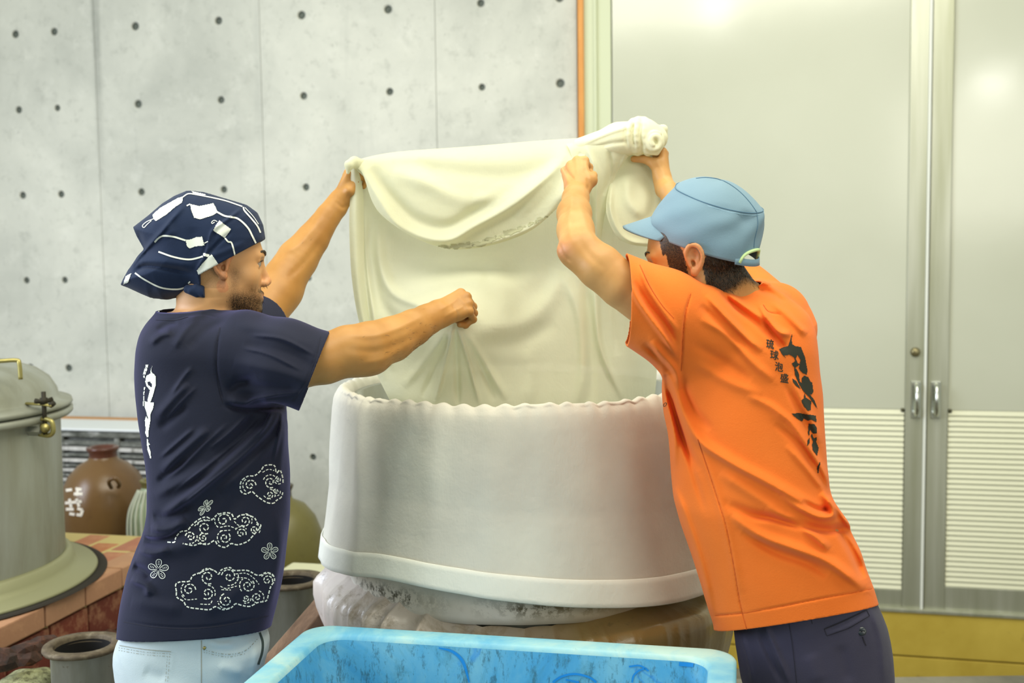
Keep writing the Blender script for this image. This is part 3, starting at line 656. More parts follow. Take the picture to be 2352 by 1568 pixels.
# ================================================================== FIGURES: signed-distance modelling, meshed with OpenVDB
class SDF:
    def __init__(s, mn, mx, vox):
        s.mn = np.array(mn, float); s.v = vox; s.n = np.ceil((np.array(mx)-s.mn)/vox).astype(int)+1
        s.a = np.full(s.n, .08, np.float32)
    def ax(s, i, lo=0, hi=None):
        hi = s.n[i] if hi is None else hi
        x = (s.mn[i]+np.arange(lo, hi)*s.v).astype(np.float32); sh = [1, 1, 1]; sh[i] = -1; return x.reshape(sh)
    def sub(s, mn, mx, mar):
        lo = np.clip(np.floor((np.array(mn)-mar-s.mn)/s.v).astype(int), 0, s.n); hi = np.clip(np.ceil((np.array(mx)+mar-s.mn)/s.v).astype(int)+1, 0, s.n)
        return tuple(slice(a, b) for a, b in zip(lo, hi)), [s.ax(i, lo[i], hi[i]) for i in range(3)]
    def put(s, f, mn, mx, k=0., mode='u', mar=.03):
        sl, (X, Y, Z) = s.sub(mn, mx, mar+k)
        a = s.a[sl]
        if a.size == 0: return
        b = np.broadcast_to(f(X, Y, Z), a.shape).astype(np.float32)
        if mode == 'u':
            if k > 0: h = np.clip(.5+.5*(a-b)/k, 0, 1); s.a[sl] = a*(1-h)+b*h-k*h*(1-h)
            else: s.a[sl] = np.minimum(a, b)
        else:                                                 # subtract
            b = -b
            if k > 0: h = np.clip(.5-.5*(a-b)/k, 0, 1); s.a[sl] = a*(1-h)+b*h+k*h*(1-h)
            else: s.a[sl] = np.maximum(a, b)
    def rc(s, a, b, ra, rb, k=.01, mode='u'):
        a = np.array(a, float); b = np.array(b, float); ba = b-a; L = max(ba@ba, 1e-9); r = max(ra, rb)
        def f(X, Y, Z):
            t = np.clip(((X-a[0])*ba[0]+(Y-a[1])*ba[1]+(Z-a[2])*ba[2])/L, 0, 1)
            return np.sqrt((X-a[0]-t*ba[0])**2+(Y-a[1]-t*ba[1])**2+(Z-a[2]-t*ba[2])**2)-(ra+(rb-ra)*t)
        s.put(f, np.minimum(a, b)-r, np.maximum(a, b)+r, k, mode)
    def ell(s, c, r, k=.01, Rm=None, mode='u'):
        c = np.array(c, float); r = np.array(r, float); Rm = np.eye(3) if Rm is None else np.array(Rm)   # rows = local axes
        def f(X, Y, Z):
            x, y, z = X-c[0], Y-c[1], Z-c[2]
            q = [Rm[i, 0]*x+Rm[i, 1]*y+Rm[i, 2]*z for i in range(3)]
            k0 = np.sqrt(sum((q[i]/r[i])**2 for i in range(3))); k1 = np.sqrt(sum((q[i]/r[i]**2)**2 for i in range(3)))+1e-6
            return k0*(k0-1)/k1
        m = max(r); s.put(f, c-m, c+m, k, mode)
    def chain(s, pts, k=.012):
        for (a, ra), (b, rb) in zip(pts[:-1], pts[1:]): s.rc(a, b, ra, rb, k)
    def grad_normalise(s):
        g = np.gradient(s.a, s.v); n = np.sqrt(g[0]**2+g[1]**2+g[2]**2); s.a /= np.clip(n, .35, 3.); return s
    def mesh(s, adapt=0.):
        g = vdb.FloatGrid(.08); g.copyFromArray(np.ascontiguousarray(s.a))
        try: p, t, q = g.convertToPolygons(0., adapt)
        except Exception: p, q = g.convertToQuads(0.); t = np.zeros((0, 3), int)
        p = p*s.v+s.mn
        return p, t[:, ::-1], q[:, ::-1]
def torso_fn(tab, Yc, b, phi=0., ex=2.4, grow=0.):
    """tab: rows (y px, xL, xR[, Yc, b]); a stack of horizontal superellipses that fits those outlines"""
    zs, cx, aa, cy, bb = [], [], [], [], []
    for row in tab:
        y, xl, xr = row[:3]; yc, hb = (row[3], row[4]) if len(row) > 3 else (Yc, b)
        L, Rr = W(xl, y, yc), W(xr, y, yc); zs.append((L.z+Rr.z)/2); cx.append((L.x+Rr.x)/2); aa.append((Rr.x-L.x)/2); cy.append(yc); bb.append(hb)
    o = np.argsort(zs); zs, cx, aa, cy, bb = [np.array(q)[o] for q in (zs, cx, aa, cy, bb)]
    def sm(q):                                              # smooth table onto a dense one
        zz = np.linspace(zs[0], zs[-1], 160); v = np.interp(zz, zs, q); kk = np.hanning(11); kk /= kk.sum()
        return zz, np.convolve(np.pad(v, 5, 'edge'), kk, 'valid')
    T = [sm(q) for q in (cx, aa, cy, bb)]
    def f(X, Y, Z):
        z = Z.ravel(); c, a, y0, hb = [np.interp(z, *t).reshape(1, 1, -1).astype(np.float32) for t in T]; a = a+grow; hb = hb+grow
        x = X-c; y = Y-y0; cph, sph = math.cos(phi), math.sin(phi)
        y = y - x*math.tan(phi) if phi else y
        d = (np.abs(x/a)**ex+np.abs(y/hb)**ex)**(1/ex)
        return np.maximum((d-1)*np.minimum(a, hb)*.9, np.maximum(zs[0]-Z, Z-zs[-1]))
    bb_ = (min(np.array(cx)-np.array(aa))-.02, min(np.array(cy)-np.array(bb))-.08, zs[0]), (max(np.array(cx)+np.array(aa))+.02, max(np.array(cy)+np.array(bb))+.08, zs[-1])
    return f, bb_
# ---- relief drawn as creases: a height map over the view, used only while modelling the folds
HS = 2                                                       # 1 cell = 2 px
def hmap(): return np.zeros((1568//HS+100, 2352//HS+1), np.float32)
def crease(H, pts, w_, h, asym=0., n=10, taper=True):
    """ridge (h>0) or valley (h<0) along a polyline in px; asym>0 steepens the right-hand/lower side"""
    P = smooth_path(pts, n)[:, :2]/HS; w2 = w_/HS
    x0, y0 = np.maximum((P.min(0)-4*w2).astype(int), 0); x1, y1 = (P.max(0)+4*w2).astype(int)+1
    x1 = min(x1, H.shape[1]); y1 = min(y1, H.shape[0])
    if x1 <= x0 or y1 <= y0: return
    yy, xx = np.mgrid[y0:y1, x0:x1].astype(np.float32); best = np.full(xx.shape, 1e9, np.float32); tt = np.zeros_like(best); sg = np.ones_like(best)
    m = len(P)-1
    for i in range(m):
        a, b = P[i], P[i+1]; d = b-a; L = d@d+1e-9; t = np.clip(((xx-a[0])*d[0]+(yy-a[1])*d[1])/L, 0, 1)
        ex, ey = xx-a[0]-t*d[0], yy-a[1]-t*d[1]; q = ex*ex+ey*ey; k = q < best
        best = np.where(k, q, best); tt = np.where(k, (i+t)/m, tt); sg = np.where(k, np.sign(d[0]*ey-d[1]*ex), sg)
    ww = w2*(1-asym*.5*sg)
    v = h*np.exp(-best/(ww*ww))
    if taper: v *= np.clip(np.minimum(tt, 1-tt)*5, 0.05, 1)**.7
    H[y0:y1, x0:x1] += v
def hsample(H, P):
    px, py = proj(P); x = np.clip(px/HS, 0, H.shape[1]-2); y = np.clip(py/HS, 0, H.shape[0]-2); i = x.astype(int); j = y.astype(int); fx = x-i; fy = y-j
    return (H[j, i]*(1-fx)*(1-fy)+H[j, i+1]*fx*(1-fy)+H[j+1, i]*(1-fx)*fy+H[j+1, i+1]*fx*fy)
def relief(S, H, band=.035):
    """push the field's surface out by H where it faces the view"""
    g = np.gradient(S.a, S.v); ii = np.nonzero(np.abs(S.a) < band)
    P = S.mn+np.stack(ii, -1)*S.v; n = np.stack([q[ii] for q in g], -1); n /= np.linalg.norm(n, axis=1)[:, None]+1e-6
    vd = P-np.array([0, 0, CAMZ]); vd /= np.linalg.norm(vd, axis=1)[:, None]
    f = np.clip((-(n*vd).sum(1)+.15)/.45, 0, 1)
    S.a[ii] -= (hsample(H, P)*f).astype(np.float32)
def wn(S, amp, scale, band=.03, seed=0):
    """gentle irregularity of cloth"""
    r = np.random.default_rng(seed); ii = np.nonzero(np.abs(S.a) < band); P = S.mn+np.stack(ii, -1)*S.v; v = np.zeros(len(P))
    for _ in range(7):
        k = r.normal(size=3); k /= np.linalg.norm(k); v += np.sin(P@k*scale*r.uniform(.6, 1.7)+r.uniform(0, 6))
    S.a[ii] -= (v*amp/3).astype(np.float32)
def v3(*a): return np.array(a, float)
def PW(px, py, Y): return np.array(W(px, py, Y))
def rp(px, Y): return px*Y/FPX
def frame(x, z):
    """hand frame: x along the hand, z out of its back, y = z cross x"""
    x = np.array(x, float); x /= np.linalg.norm(x); z = np.array(z, float); z = z-x*(z@x); z /= np.linalg.norm(z); return x, np.cross(z, x), z
def hand(S, wrist, x, z, side, curl, thumb, s=1., spread=.0, fore_r=.026):
    """side +1: index finger towards +y of the frame. curl: per finger (knuckle, middle, end) bends in degrees"""
    x, y, z = frame(x, z); y = y*side; Wp = lambda a, b, c: wrist+s*(x*a+y*b+z*c)
    yo = [.027, .009, -.0095, -.0265]; xl = [.083, .086, .080, .072]; zz = [.002, .005, .003, -.002]
    ln = [(.042, .026, .021), (.046, .029, .022), (.042, .027, .022), (.034, .021, .019)]; rr = [.0098, .0102, .0096, .0085]
    S.rc(Wp(-.03, 0, -.003), Wp(.012, .0, -.003), fore_r*s, .024*s, .012)
    S.rc(Wp(.01, .012, -.006), Wp(.05, .018, -.008), .018*s, .016*s, .014); S.rc(Wp(.01, -.012, -.006), Wp(.05, -.018, -.008), .018*s, .015*s, .014)
    for i in range(4):
        kn = Wp(xl[i], yo[i], zz[i]); S.rc(Wp(.015, yo[i]*.45, .002), kn, .0150*s, (rr[i]+.0022)*s, .010)
    tips = []
    for i in range(4):
        p = Wp(xl[i], yo[i], zz[i]); ang = 0.; c = curl[i] if isinstance(curl[0], (tuple, list)) else curl
        for j in range(3):
            ang += R_(c[j]); d = x*math.cos(ang)-z*math.sin(ang)+y*spread*(1.5-i)*.12*math.cos(ang); q = p+d*ln[i][j]*s
            r0 = rr[i]*(1-.07*j)*s; r1 = rr[i]*(1-.07*(j+1))*s
            S.rc(p, q, r0, r1, .0035); S.ell(p+z*math.cos(ang)*.001+x*math.sin(ang)*.001, (r0*1.10,)*3, .004); p = q
        tips.append(p)
    t = [Wp(*q) for q in thumb]; S.rc(Wp(.012, .016, -.008), t[0], .018*s, .0165*s, .012); S.rc(t[0], t[1], .0150*s, .0118*s, .008); S.rc(t[1], t[2], .0115*s, .0098*s, .004)
    return tips
def head(S, O, yaw, pitch, roll, s, faces=True):
    """local axes: forward, left, up. returns rows of the local frame"""
    fw = np.array([math.cos(yaw)*math.cos(pitch), math.sin(yaw)*math.cos(pitch), math.sin(pitch)])
    lf = np.array([-math.sin(yaw), math.cos(yaw), 0.]); up = np.cross(fw, lf)
    lf2 = lf*math.cos(roll)+up*math.sin(roll); up2 = np.cross(fw, lf2); Rm = np.stack([fw, lf2, up2])
    g = lambda a, b, c: O+s*(fw*a+lf2*b+up2*c); r = lambda *q: tuple(v*s for v in q)
    S.ell(g(-.012, 0, .048), r(.098, .076, .092), .02, Rm); S.ell(g(-.035, 0, .02), r(.072, .068, .07), .03, Rm)
    S.ell(g(.030, 0, -.025), r(.064, .058, .082), .03, Rm); S.ell(g(.045, 0, .03), r(.046, .060, .05), .02, Rm)
    for q in (-1, 1):
        S.rc(g(.064, q*.014, -.096), g(-.008, q*.054, -.045), .020*s, .016*s, .03)          # jaw
        S.ell(g(.056, q*.040, -.018), r(.022, .020, .022), .02, Rm)                          # cheek
        S.rc(g(.090, q*.010, .032), g(.076, q*.044, .030), .0075*s, .007*s, .012)            # brow
        S.ell(g(.092, q*.032, .010), r(.017, .017, .0125), .010, Rm, 'sub')                  # socket
        S.rc(g(.085, q*.016, .021), g(.078, q*.044, .018), .0050*s, .0048*s, .004)           # upper lid
        S.rc(g(.084, q*.016, .005), g(.077, q*.043, .005), .0042*s, .0040*s, .004)           # lower lid
        S.ell(g(.099, q*.0125, -.036), r(.0115, .0075, .0085), .004, Rm)                     # nostril wing
        S.ell(g(.103, q*.0075, -.0445), r(.0055, .0032, .004), .002, Rm, 'sub')
        # ear: plate, helix, lobe, hollow
        e = lambda a, b, c: g(-.008+a, q*(.072+b), .006+c)
        S.ell(e(-.002, .004, .0), r(.016, .007, .028), .006, Rm)
        hx = smooth_path([e(.012, .006, .002), e(.012, .011, .018), e(.0, .014, .031), e(-.016, .016, .026), e(-.022, .016, .006), e(-.014, .012, -.014), e(-.002, .007, -.026), e(.006, .004, -.030)], 3)
        for i in range(len(hx)-1): S.rc(hx[i], hx[i+1], .0042*s, .0042*s, .003)
        S.ell(e(.004, .005, -.026), r(.008, .006, .009), .006, Rm); S.ell(e(-.004, .014, .008), r(.010, .009, .014), .003, Rm, 'sub'); S.ell(e(.003, .010, -.008), r(.006, .012, .008), .003, Rm, 'sub'); S.rc(e(.011, .007, .004), e(.009, .007, -.012), .0045*s, .004*s, .003)
    S.rc(g(.086, 0, .022), g(.1065, 0, -.026), .0080*s, .0088*s, .010); S.ell(g(.107, 0, -.031), r(.0110, .0100, .0098), .006, Rm)   # nose
    S.ell(g(.078, 0, -.070), r(.018, .030, .022), .014, Rm)
    S.rc(g(.0945, 0, -.0615), g(.080, .023, -.0655), .0062*s, .0030*s, .004); S.rc(g(.0945, 0, -.0615), g(.080, -.023, -.0655), .0062*s, .0030*s, .004)
    S.rc(g(.0925, 0, -.0745), g(.080, .020, -.071), .0068*s, .0035*s, .004); S.rc(g(.0925, 0, -.0745), g(.080, -.020, -.071), .0068*s, .0035*s, .004)
    S.ell(g(.078, 0, -.100), r(.018, .022, .017), .014, Rm)                                   # chin
    return Rm, g
def strands(name, pts, nrm, dirs, ln, wd, mat, parent):
    """many short tapered hairs: one blade of two triangles each"""
    pts, nrm, dirs = map(np.asarray, (pts, nrm, dirs)); n = len(pts); r = rng.normal(size=(n, 3))*.25
    d = dirs+r; d /= np.linalg.norm(d, axis=1)[:, None]; L = (np.asarray(ln)*rng.uniform(.6, 1.2, n))[:, None]
    sd = np.cross(d, pts-np.array([0, 0, CAMZ])); sd = np.cross(nrm, d)*.7+sd/np.linalg.norm(sd, axis=1)[:, None]*.5; sd /= np.linalg.norm(sd, axis=1)[:, None]; w_ = wd
    b0, b1 = pts-sd*w_, pts+sd*w_; m0 = pts+d*L*.55+nrm*L*.15; tip = pts+d*L
    vs = np.concatenate([b0, b1, m0-sd*w_*.7, m0+sd*w_*.7, tip]).reshape(5, n, 3); vs = vs.transpose(1, 0, 2).reshape(-1, 3)
    o = np.arange(n)[:, None]*5; q = np.concatenate([o+np.array([[0, 1, 3, 2]])]); t = np.concatenate([o+np.array([[2, 3, 4]])])
    return mk(name, vs, (t, q), mat, parent, True, world=True, kind='stuff')
def vnormals(me):
    n = np.zeros(len(me.vertices)*3, np.float32); me.vertex_normals.foreach_get('vector', n); return n.reshape(-1, 3)
def vattr(me, name, val):
    a = me.attributes.new(name, 'FLOAT', 'POINT'); a.data.foreach_set('value', np.asarray(val, np.float32))
def in_poly(px, py, poly):
    c = np.zeros(np.shape(px), bool); n = len(poly)
    for i in range(n):
        (x0, y0), (x1, y1) = poly[i], poly[i-1]
        k = ((y0 > py) != (y1 > py)) & (px < (x1-x0)*(py-y0)/((y1-y0) or 1e-9)+x0); c ^= k
    return c
def shell(S, th):
    S.grad_normalise(); S.a = np.maximum(S.a, -(S.a+np.float32(th)))
def cut(S, p, n, box=None, k=0.):
    """remove what lies on the +n side of the plane (inside the box only)"""
    n = np.array(n, float); n /= np.linalg.norm(n); sl = tuple(slice(None) for _ in range(3)); X, Y, Z = [S.ax(i) for i in range(3)]
    if box is not None: sl, (X, Y, Z) = S.sub(box[0], box[1], 0)
    d = (X-p[0])*n[0]+(Y-p[1])*n[1]+(Z-p[2])*n[2]; S.a[sl] = np.maximum(S.a[sl], d)
def plane_px(a, b, c, down=None):
    a, b, c = PW(*a), PW(*b), PW(*c); n = np.cross(b-a, c-a); n /= np.linalg.norm(n)
    if down is not None and (n[2] < 0) != down: n = -n
    return a, n

# ---- materials for skin and clothes
def skinm(name, base, dark, red, stubc=(54, 40, 26)):
    m = M(name, base, .48, 0, .4); m.setcol(m.ramp(m.noise(9, 4, .55), [(.35, dark), (.65, base)]))
    m.over(mathn(m, 'MULTIPLY', m.attr('pale'), .6), (222, 170, 122))
    m.over(mathn(m, 'MULTIPLY', m.attr('blush'), .55), red); m.over(mathn(m, 'MULTIPLY', m.attr('stubble'), m.ramp(m.noise(420, 3, .7), [(.42, 1.), (.64, .62 if stubc[0] > 40 else .85)])), stubc)
    m.b.inputs['Subsurface Weight'].default_value = .12; m.b.inputs['Subsurface Radius'].default_value = (.012, .005, .003); m.b.inputs['Subsurface Scale'].default_value = .6
    m.bump(m.noise(260, 4, .6), .12, .0008).bump(m.noise(50, 3, .6), .12, .002); return m.m
SKIN1 = skinm('skin_golden', (188, 138, 74), (170, 120, 58), (206, 122, 86)); SKIN2 = skinm('skin_warm', (202, 154, 94), (184, 134, 74), (212, 134, 100), (30, 26, 22))
HAIR1 = M('dark_brown_hair', (52, 38, 24), .5).m; HAIR2 = M('black_hair', (30, 26, 20), .45).m; HAIRG = M('grey_hair', (150, 146, 136), .5).m
def fabric(name, a, b, rough=.85, sc=260, st=.25):
    m = M(name, a, rough, 0, .2); m.setcol(m.ramp(m.noise(4, 4, .6), [(.3, b), (.7, a)])); m.bump(m.noise(sc, 3, .6), st, .0012).bump(m.noise(26, 4, .6, .5), .12, .004)
    m.b.inputs['Sheen Weight'].default_value = .08; m.b.inputs['Sheen Roughness'].default_value = .5; return m.m
NAVY = fabric('navy_jersey', (37, 40, 56), (32, 35, 50)); ORANGE = fabric('orange_pique', (243, 124, 46), (236, 114, 38), sc=330, st=.4)
DENIM = fabric('pale_denim', (198, 212, 216), (184, 200, 206), sc=420, st=.35); SLACK = fabric('slate_twill', (66, 64, 84), (58, 56, 76), .7, 380)
CAPB = fabric('light_blue_twill', (120, 147, 164), (114, 142, 158), .75, 420); BAND = fabric('navy_cotton', (30, 45, 74), (25, 38, 64), .8)
WHITEP = M('white_print', (232, 236, 226), .7).m; BLACKP = M('black_print', (40, 42, 28), .7).m; SEAMD = M('seam_shadow', (20, 22, 34), .9).m

# ---- flat print: thin patches laid on the cloth's own surface
class Lay:
    def __init__(s, obj, eps=.0009):
        bpy.context.view_layer.update(); dg = bpy.context.evaluated_depsgraph_get()
        s.o = obj; s.t = BVHTree.FromObject(obj, dg); s.m = wmat(obj); s.im = s.m.inverted(); s.c = s.im @ Vector((0, 0, CAMZ)); s.eps = eps; s.R3 = s.im.to_3x3()
    def hit(s, px, py, eps=None):
        d = (s.R3 @ Vector(ray(px, py).tolist())).normalized(); h, n, i, L = s.t.ray_cast(s.c, d)
        if h is None: return None
        if n.dot(d) > 0: n = -n
        return h+n*(eps or s.eps)-d*.0003
    def build(s, name, vs, fs, mat, kind=None): return mk(name, [tuple(v) for v in vs], fs, mat, s.o, True, kind=kind) if fs else None
    def poly(s, polys, holes=(), step=1.4):
        """cells of the filled outlines, each corner resting on the surface"""
        vs, fs, C = [], [], {}
        def vt(x, y):
            k = (round(x*10), round(y*10))
            if k not in C:
                h = s.hit(x, y); C[k] = None if h is None else len(vs)
                if h is not None: vs.append(h)
            return C[k]
        for P in polys:
            P = np.array(P, float); x0, y0 = P.min(0); x1, y1 = P.max(0)
            xs = np.arange(math.floor(x0), x1+step, step); ys = np.arange(math.floor(y0), y1+step, step)
            gx, gy = np.meshgrid(xs+step/2, ys+step/2); ins = in_poly(gx, gy, P)
            for h in holes: ins &= ~in_poly(gx, gy, h)
            for j, i in zip(*np.nonzero(ins)):
                q = [vt(xs[i], ys[j]), vt(xs[i]+step, ys[j]), vt(xs[i]+step, ys[j]+step), vt(xs[i], ys[j]+step)]
                if None in q: continue
                if max((vs[q[a]]-vs[q[a-1]]).length for a in range(4)) < .016: fs.append(tuple(q[::-1]))
        return vs, fs
    def stroke(s, pts, wd, seg=3., dash=None, sm=True):
        P = smooth_path(pts, 8)[:, :2] if sm and len(pts) > 2 else np.array(pts, float)
        L = np.concatenate([[0], np.cumsum(np.linalg.norm(np.diff(P, axis=0), axis=1))]); n = max(2, int(L[-1]/seg)+1)
        t = np.linspace(0, L[-1], n); X = np.stack([np.interp(t, L, P[:, i]) for i in (0, 1)], 1); T = np.gradient(X, axis=0); T /= np.linalg.norm(T, axis=1)[:, None]+1e-9; N = np.stack([-T[:, 1], T[:, 0]], 1)
        vs, fs, prev = [], [], None
        for i in range(n):
            if dash and (t[i] % (dash[0]+dash[1])) > dash[0]: prev = None; continue
            w_ = wd(t[i]/L[-1]) if callable(wd) else wd
            a, b = s.hit(*(X[i]-N[i]*w_/2)), s.hit(*(X[i]+N[i]*w_/2))
            if a is None or b is None or (a-b).length > .02: prev = None; continue
            k = len(vs); vs += [a, b]
            if prev is not None and (vs[prev]-a).length < .02: fs.append((prev, prev+1, k+1, k))
            prev = k
        return vs, fs
    def text(s, body, org, ux, uy):
        """glyph outlines from the built-in font, laid through an affine map onto the surface"""
        cu = bpy.data.curves.new('t', 'FONT'); cu.body = body; cu.size = 1; to = bpy.data.objects.new('t', cu); COL.objects.link(to); bpy.context.view_layer.update()
        me = to.evaluated_get(bpy.context.evaluated_depsgraph_get()).to_mesh(); bm = bmesh.new(); bm.from_mesh(me); bpy.data.objects.remove(to)
        bmesh.ops.triangulate(bm, faces=bm.faces); bmesh.ops.subdivide_edges(bm, edges=[e for e in bm.edges if e.calc_length() > .15], cuts=1, use_grid_fill=False); bmesh.ops.triangulate(bm, faces=bm.faces)
        vs, mp, fs = [], {}, []
        for v in bm.verts:
            h = s.hit(org[0]+ux[0]*v.co.x+uy[0]*v.co.y, org[1]+ux[1]*v.co.x+uy[1]*v.co.y)
            if h is not None: mp[v.index] = len(vs); vs.append(h)
        for f in bm.faces:
            q = [v.index for v in f.verts]
            if all(i in mp for i in q): fs.append(tuple(mp[i] for i in q))
        bm.free(); return vs, fs
def jn(parts):
    vs, fs = [], []
    for v, f in parts: o = len(vs); vs += v; fs += [tuple(i+o for i in q) for q in f]
    return vs, fs
def spiral(cx, cy, R, turns=1.6, a0=0., d=1, ex=1.): return [(cx+ex*R*(1-t)*math.cos(a0+d*t*turns*6.283), cy+R*(1-t)*math.sin(a0+d*t*turns*6.283)) for t in np.linspace(0, .93, 26)]

nb = NAVY.node_tree.nodes['Principled BSDF']; nb.inputs['Sheen Weight'].default_value = .3; nb.inputs['Sheen Tint'].default_value = (.42, .40, .95, 1); nb.inputs['Sheen Roughness'].default_value = .35  # violet sheen tint stands in for the cool window light on the back
# darker blue marks left on the tub's inner wall
Lt0 = Lay(tubin, .0012)
SCRP = M('strong_blue', (24, 134, 212), .45).m
for p_, w_ in (([(1008, 1487), (1040, 1496), (1064, 1520), (1078, 1566)], lambda t: 3+4*math.sin(3.1*t)), ([(1270, 1566), (1290, 1553), (1320, 1547), (1352, 1554), (1370, 1566)], 5), ([(1300, 1560), (1330, 1566)], 4), ([(1452, 1566), (1456, 1550), (1470, 1538), (1486, 1534)], 4), ([(1560, 1524), (1600, 1528), (1632, 1536), (1640, 1548)], 9), ([(1445, 1530), (1470, 1528), (1490, 1540)], 4)):
    Lt0.build('blue_scrape', *Lt0.stroke(p_, w_, 3), SCRP)
# white brush marks on the brown jar
Lb = Lay([c_ for c_ in j1.children if c_.name.startswith('body')][0], .0015); parts = []
for x0, y0, gl in ((168, 1132, 0), (168, 1155, 1), (168, 1175, 2)):
    for st_ in ([[(-16, -6), (-2, -8)], [(-10, -12), (-12, 8)], [(6, -10), (20, -8)], [(12, -10), (8, 6)], [(2, 2), (22, 2)]], [[(-18, 0), (20, -4)], [(-8, -10), (-4, 10)], [(8, -10), (14, 8)]], [[(-16, -6), (-10, 8)], [(-16, -6), (2, -6)], [(-8, 4), (4, 6)], [(10, -8), (22, -4)], [(22, -4), (18, 8)], [(8, 6), (20, 8)]])[gl]:
        parts.append(Lb.stroke([(x0+a, y0+b) for a, b in st_], 6.5, 2.5, None, False))
Lb.build('brush_mark', *jn(parts), M('white_slip', (226, 218, 206), .6).m)
# ================================================================== MAN ON THE LEFT
m1 = thing('person', 'person in navy T-shirt, patterned navy headscarf and pale jeans, reaching into the vat', 'person', (W(450, 1500, 2.49).x, 2.49, PLAT))
T1 = [(1480, 276, 612), (1462, 277, 614), (1440, 280, 619), (1400, 284, 630), (1350, 293, 641), (1300, 306, 649), (1250, 326, 655), (1200, 345, 660), (1160, 352, 661), (1100, 352, 661), (1050, 349, 657), (1000, 341, 654), (950, 331, 652),
      (900, 325, 650), (850, 322, 646), (800, 325, 636, 2.49, .18), (765, 333, 615, 2.49, .17), (745, 343, 585, 2.49, .15), (728, 356, 545, 2.49, .12), (715, 372, 520, 2.49, .09)]
VOX = .0024
def torso1(grow): return torso_fn(T1, 2.49, .175, R_(0), 2.3, grow)
B = SDF((-.86, 2.16, 1.05), (.02, 3.02, 2.30), VOX)
f, bb = torso1(-.022); B.put(f, bb[0], bb[1])
O1 = PW(509, 613, 2.47); yaw1 = R_(22)
Rm1, g1 = head(B, O1, yaw1, R_(-3), 0, .95)
B.rc(PW(470, 660, 2.47), PW(474, 760, 2.48), .062, .066, .02); B.rc(PW(500, 680, 2.46), PW(478, 770, 2.48), .052, .055, .03)
B.rc(PW(480, 770, 2.48), PW(560, 800, 2.39), .06, .055, .03); B.rc(PW(480, 770, 2.5), PW(560, 770, 2.66), .06, .055, .03)
A = [(PW(575, 800, 2.38), .062), (PW(690, 835, 2.39), rp(56, 2.39)), (PW(745, 824, 2.40), rp(58, 2.4)), (PW(800, 806, 2.42), rp(59, 2.42)), (PW(850, 796, 2.45), rp(58, 2.45)), (PW(900, 779, 2.49), rp(52, 2.49)), (PW(950, 752, 2.54), rp(42, 2.54)), (PW(985, 733, 2.58), rp(34, 2.58)), (PW(1004, 722, 2.60), rp(32, 2.6))]
B.chain(A, .006); B.ell(PW(838, 830, 2.44), (.05, .045, .032), .02)
A2 = [(PW(560, 770, 2.66), .058), (PW(594, 735, 2.74), rp(52, 2.74)), (PW(632, 678, 2.80), rp(54, 2.8)), (PW(654, 640, 2.83), rp(49, 2.83)), (PW(684, 594, 2.86), rp(46, 2.86)), (PW(718, 549, 2.88), rp(37, 2.88)), (PW(754, 496, 2.90), rp(28, 2.9)), (PW(779, 461, 2.91), rp(25, 2.91))]
B.chain(A2, .006); B.ell(PW(668, 672, 2.82), (.028, .03, .03), .02)
hx = PW(1070, 697, 2.64)-PW(1002, 724, 2.60)
hand(B, PW(1000, 722, 2.595), hx, (-.12, -.80, .60), 1, [(58, 82, 55), (62, 86, 55), (64, 88, 55), (66, 88, 55)], [(.030, .030, -.022), (.062, .022, -.040), (.078, .002, -.048)], 1.08, fore_r=.030)
hx = PW(806, 386, 2.925)-PW(781, 459, 2.91)
hand(B, PW(781, 457, 2.91), hx, (-.90, -.35, .25), -1, [(66, 74, 40), (68, 78, 45), (70, 84, 50), (74, 86, 50)], [(.030, .036, -.014), (.062, .036, -.024), (.086, .024, -.034)], .84, fore_r=.027)
H = hmap()
for a in (([(800, 768), (860, 770), (920, 750), (975, 722)], 8, .0028), ([(790, 800), (860, 806), (930, 782), (975, 752)], 9, -.0022), ([(830, 835), (880, 825), (930, 800)], 8, .0020), ([(1050, 678), (1068, 698), (1080, 720)], 4, .0016), ([(1038, 700), (1050, 722), (1046, 742)], 3.5, -.0022), ([(1010, 712), (1036, 696), (1052, 684)], 4, .0014), ([(1020, 728), (1048, 712), (1066, 702)], 3.5, .0012),
          ([(650, 580), (690, 558), (742, 498)], 8, .0022), ([(660, 640), (700, 600), (748, 538)], 8, -.0024), ([(770, 462), (786, 476), (800, 470)], 4, -.0020), ([(776, 430), (790, 405), (800, 395)], 5, .0018), ([(800, 440), (806, 460)], 4, -.0016)): crease(H, *a)
relief(B, H)
pv, pt, pq = B.mesh(.0); body1 = mk('body', pv, (pt, pq), SKIN1, m1, world=True)
del B
px, py = proj(pv); loc = (pv-O1) @ Rm1.T/.95
fz = np.clip((-loc[:, 2]-.035)/.035, 0, 1)*np.clip((loc[:, 0]-.0)/.02, 0, 1)*np.clip((loc[:, 2]+.20)/.04, 0, 1)
side_ = np.clip((loc[:, 2]*-1+.02)/.03, 0, 1)*np.exp(-((loc[:, 0]-.022)/.016)**2)*np.clip((loc[:, 2]+.1)/.02, 0, 1)
lipz = np.exp(-(((loc[:, 2]+.068)/.009)**2+(loc[:, 1]/.022)**2))*(loc[:, 0] > .075)
near = (np.linalg.norm(loc, axis=1) < .16)
stub = np.clip(np.maximum(fz, side_*.6)*(1-lipz), 0, 1)*near
must = np.exp(-(((loc[:, 2]+.055)/.008)**2))*(loc[:, 0] > .07)*(np.abs(loc[:, 1]) < .03); stub = np.maximum(stub, must*near)
buzz = near*(loc[:, 0] < -.0)*(loc[:, 2] > -.05)*.35; stub = np.maximum(stub, buzz)
vattr(body1.data, 'stubble', stub); vattr(body1.data, 'pale', near*1.)
ear_ = near*(np.abs(loc[:, 1]) > .072)*(np.abs(loc[:, 0]+.008) < .03)
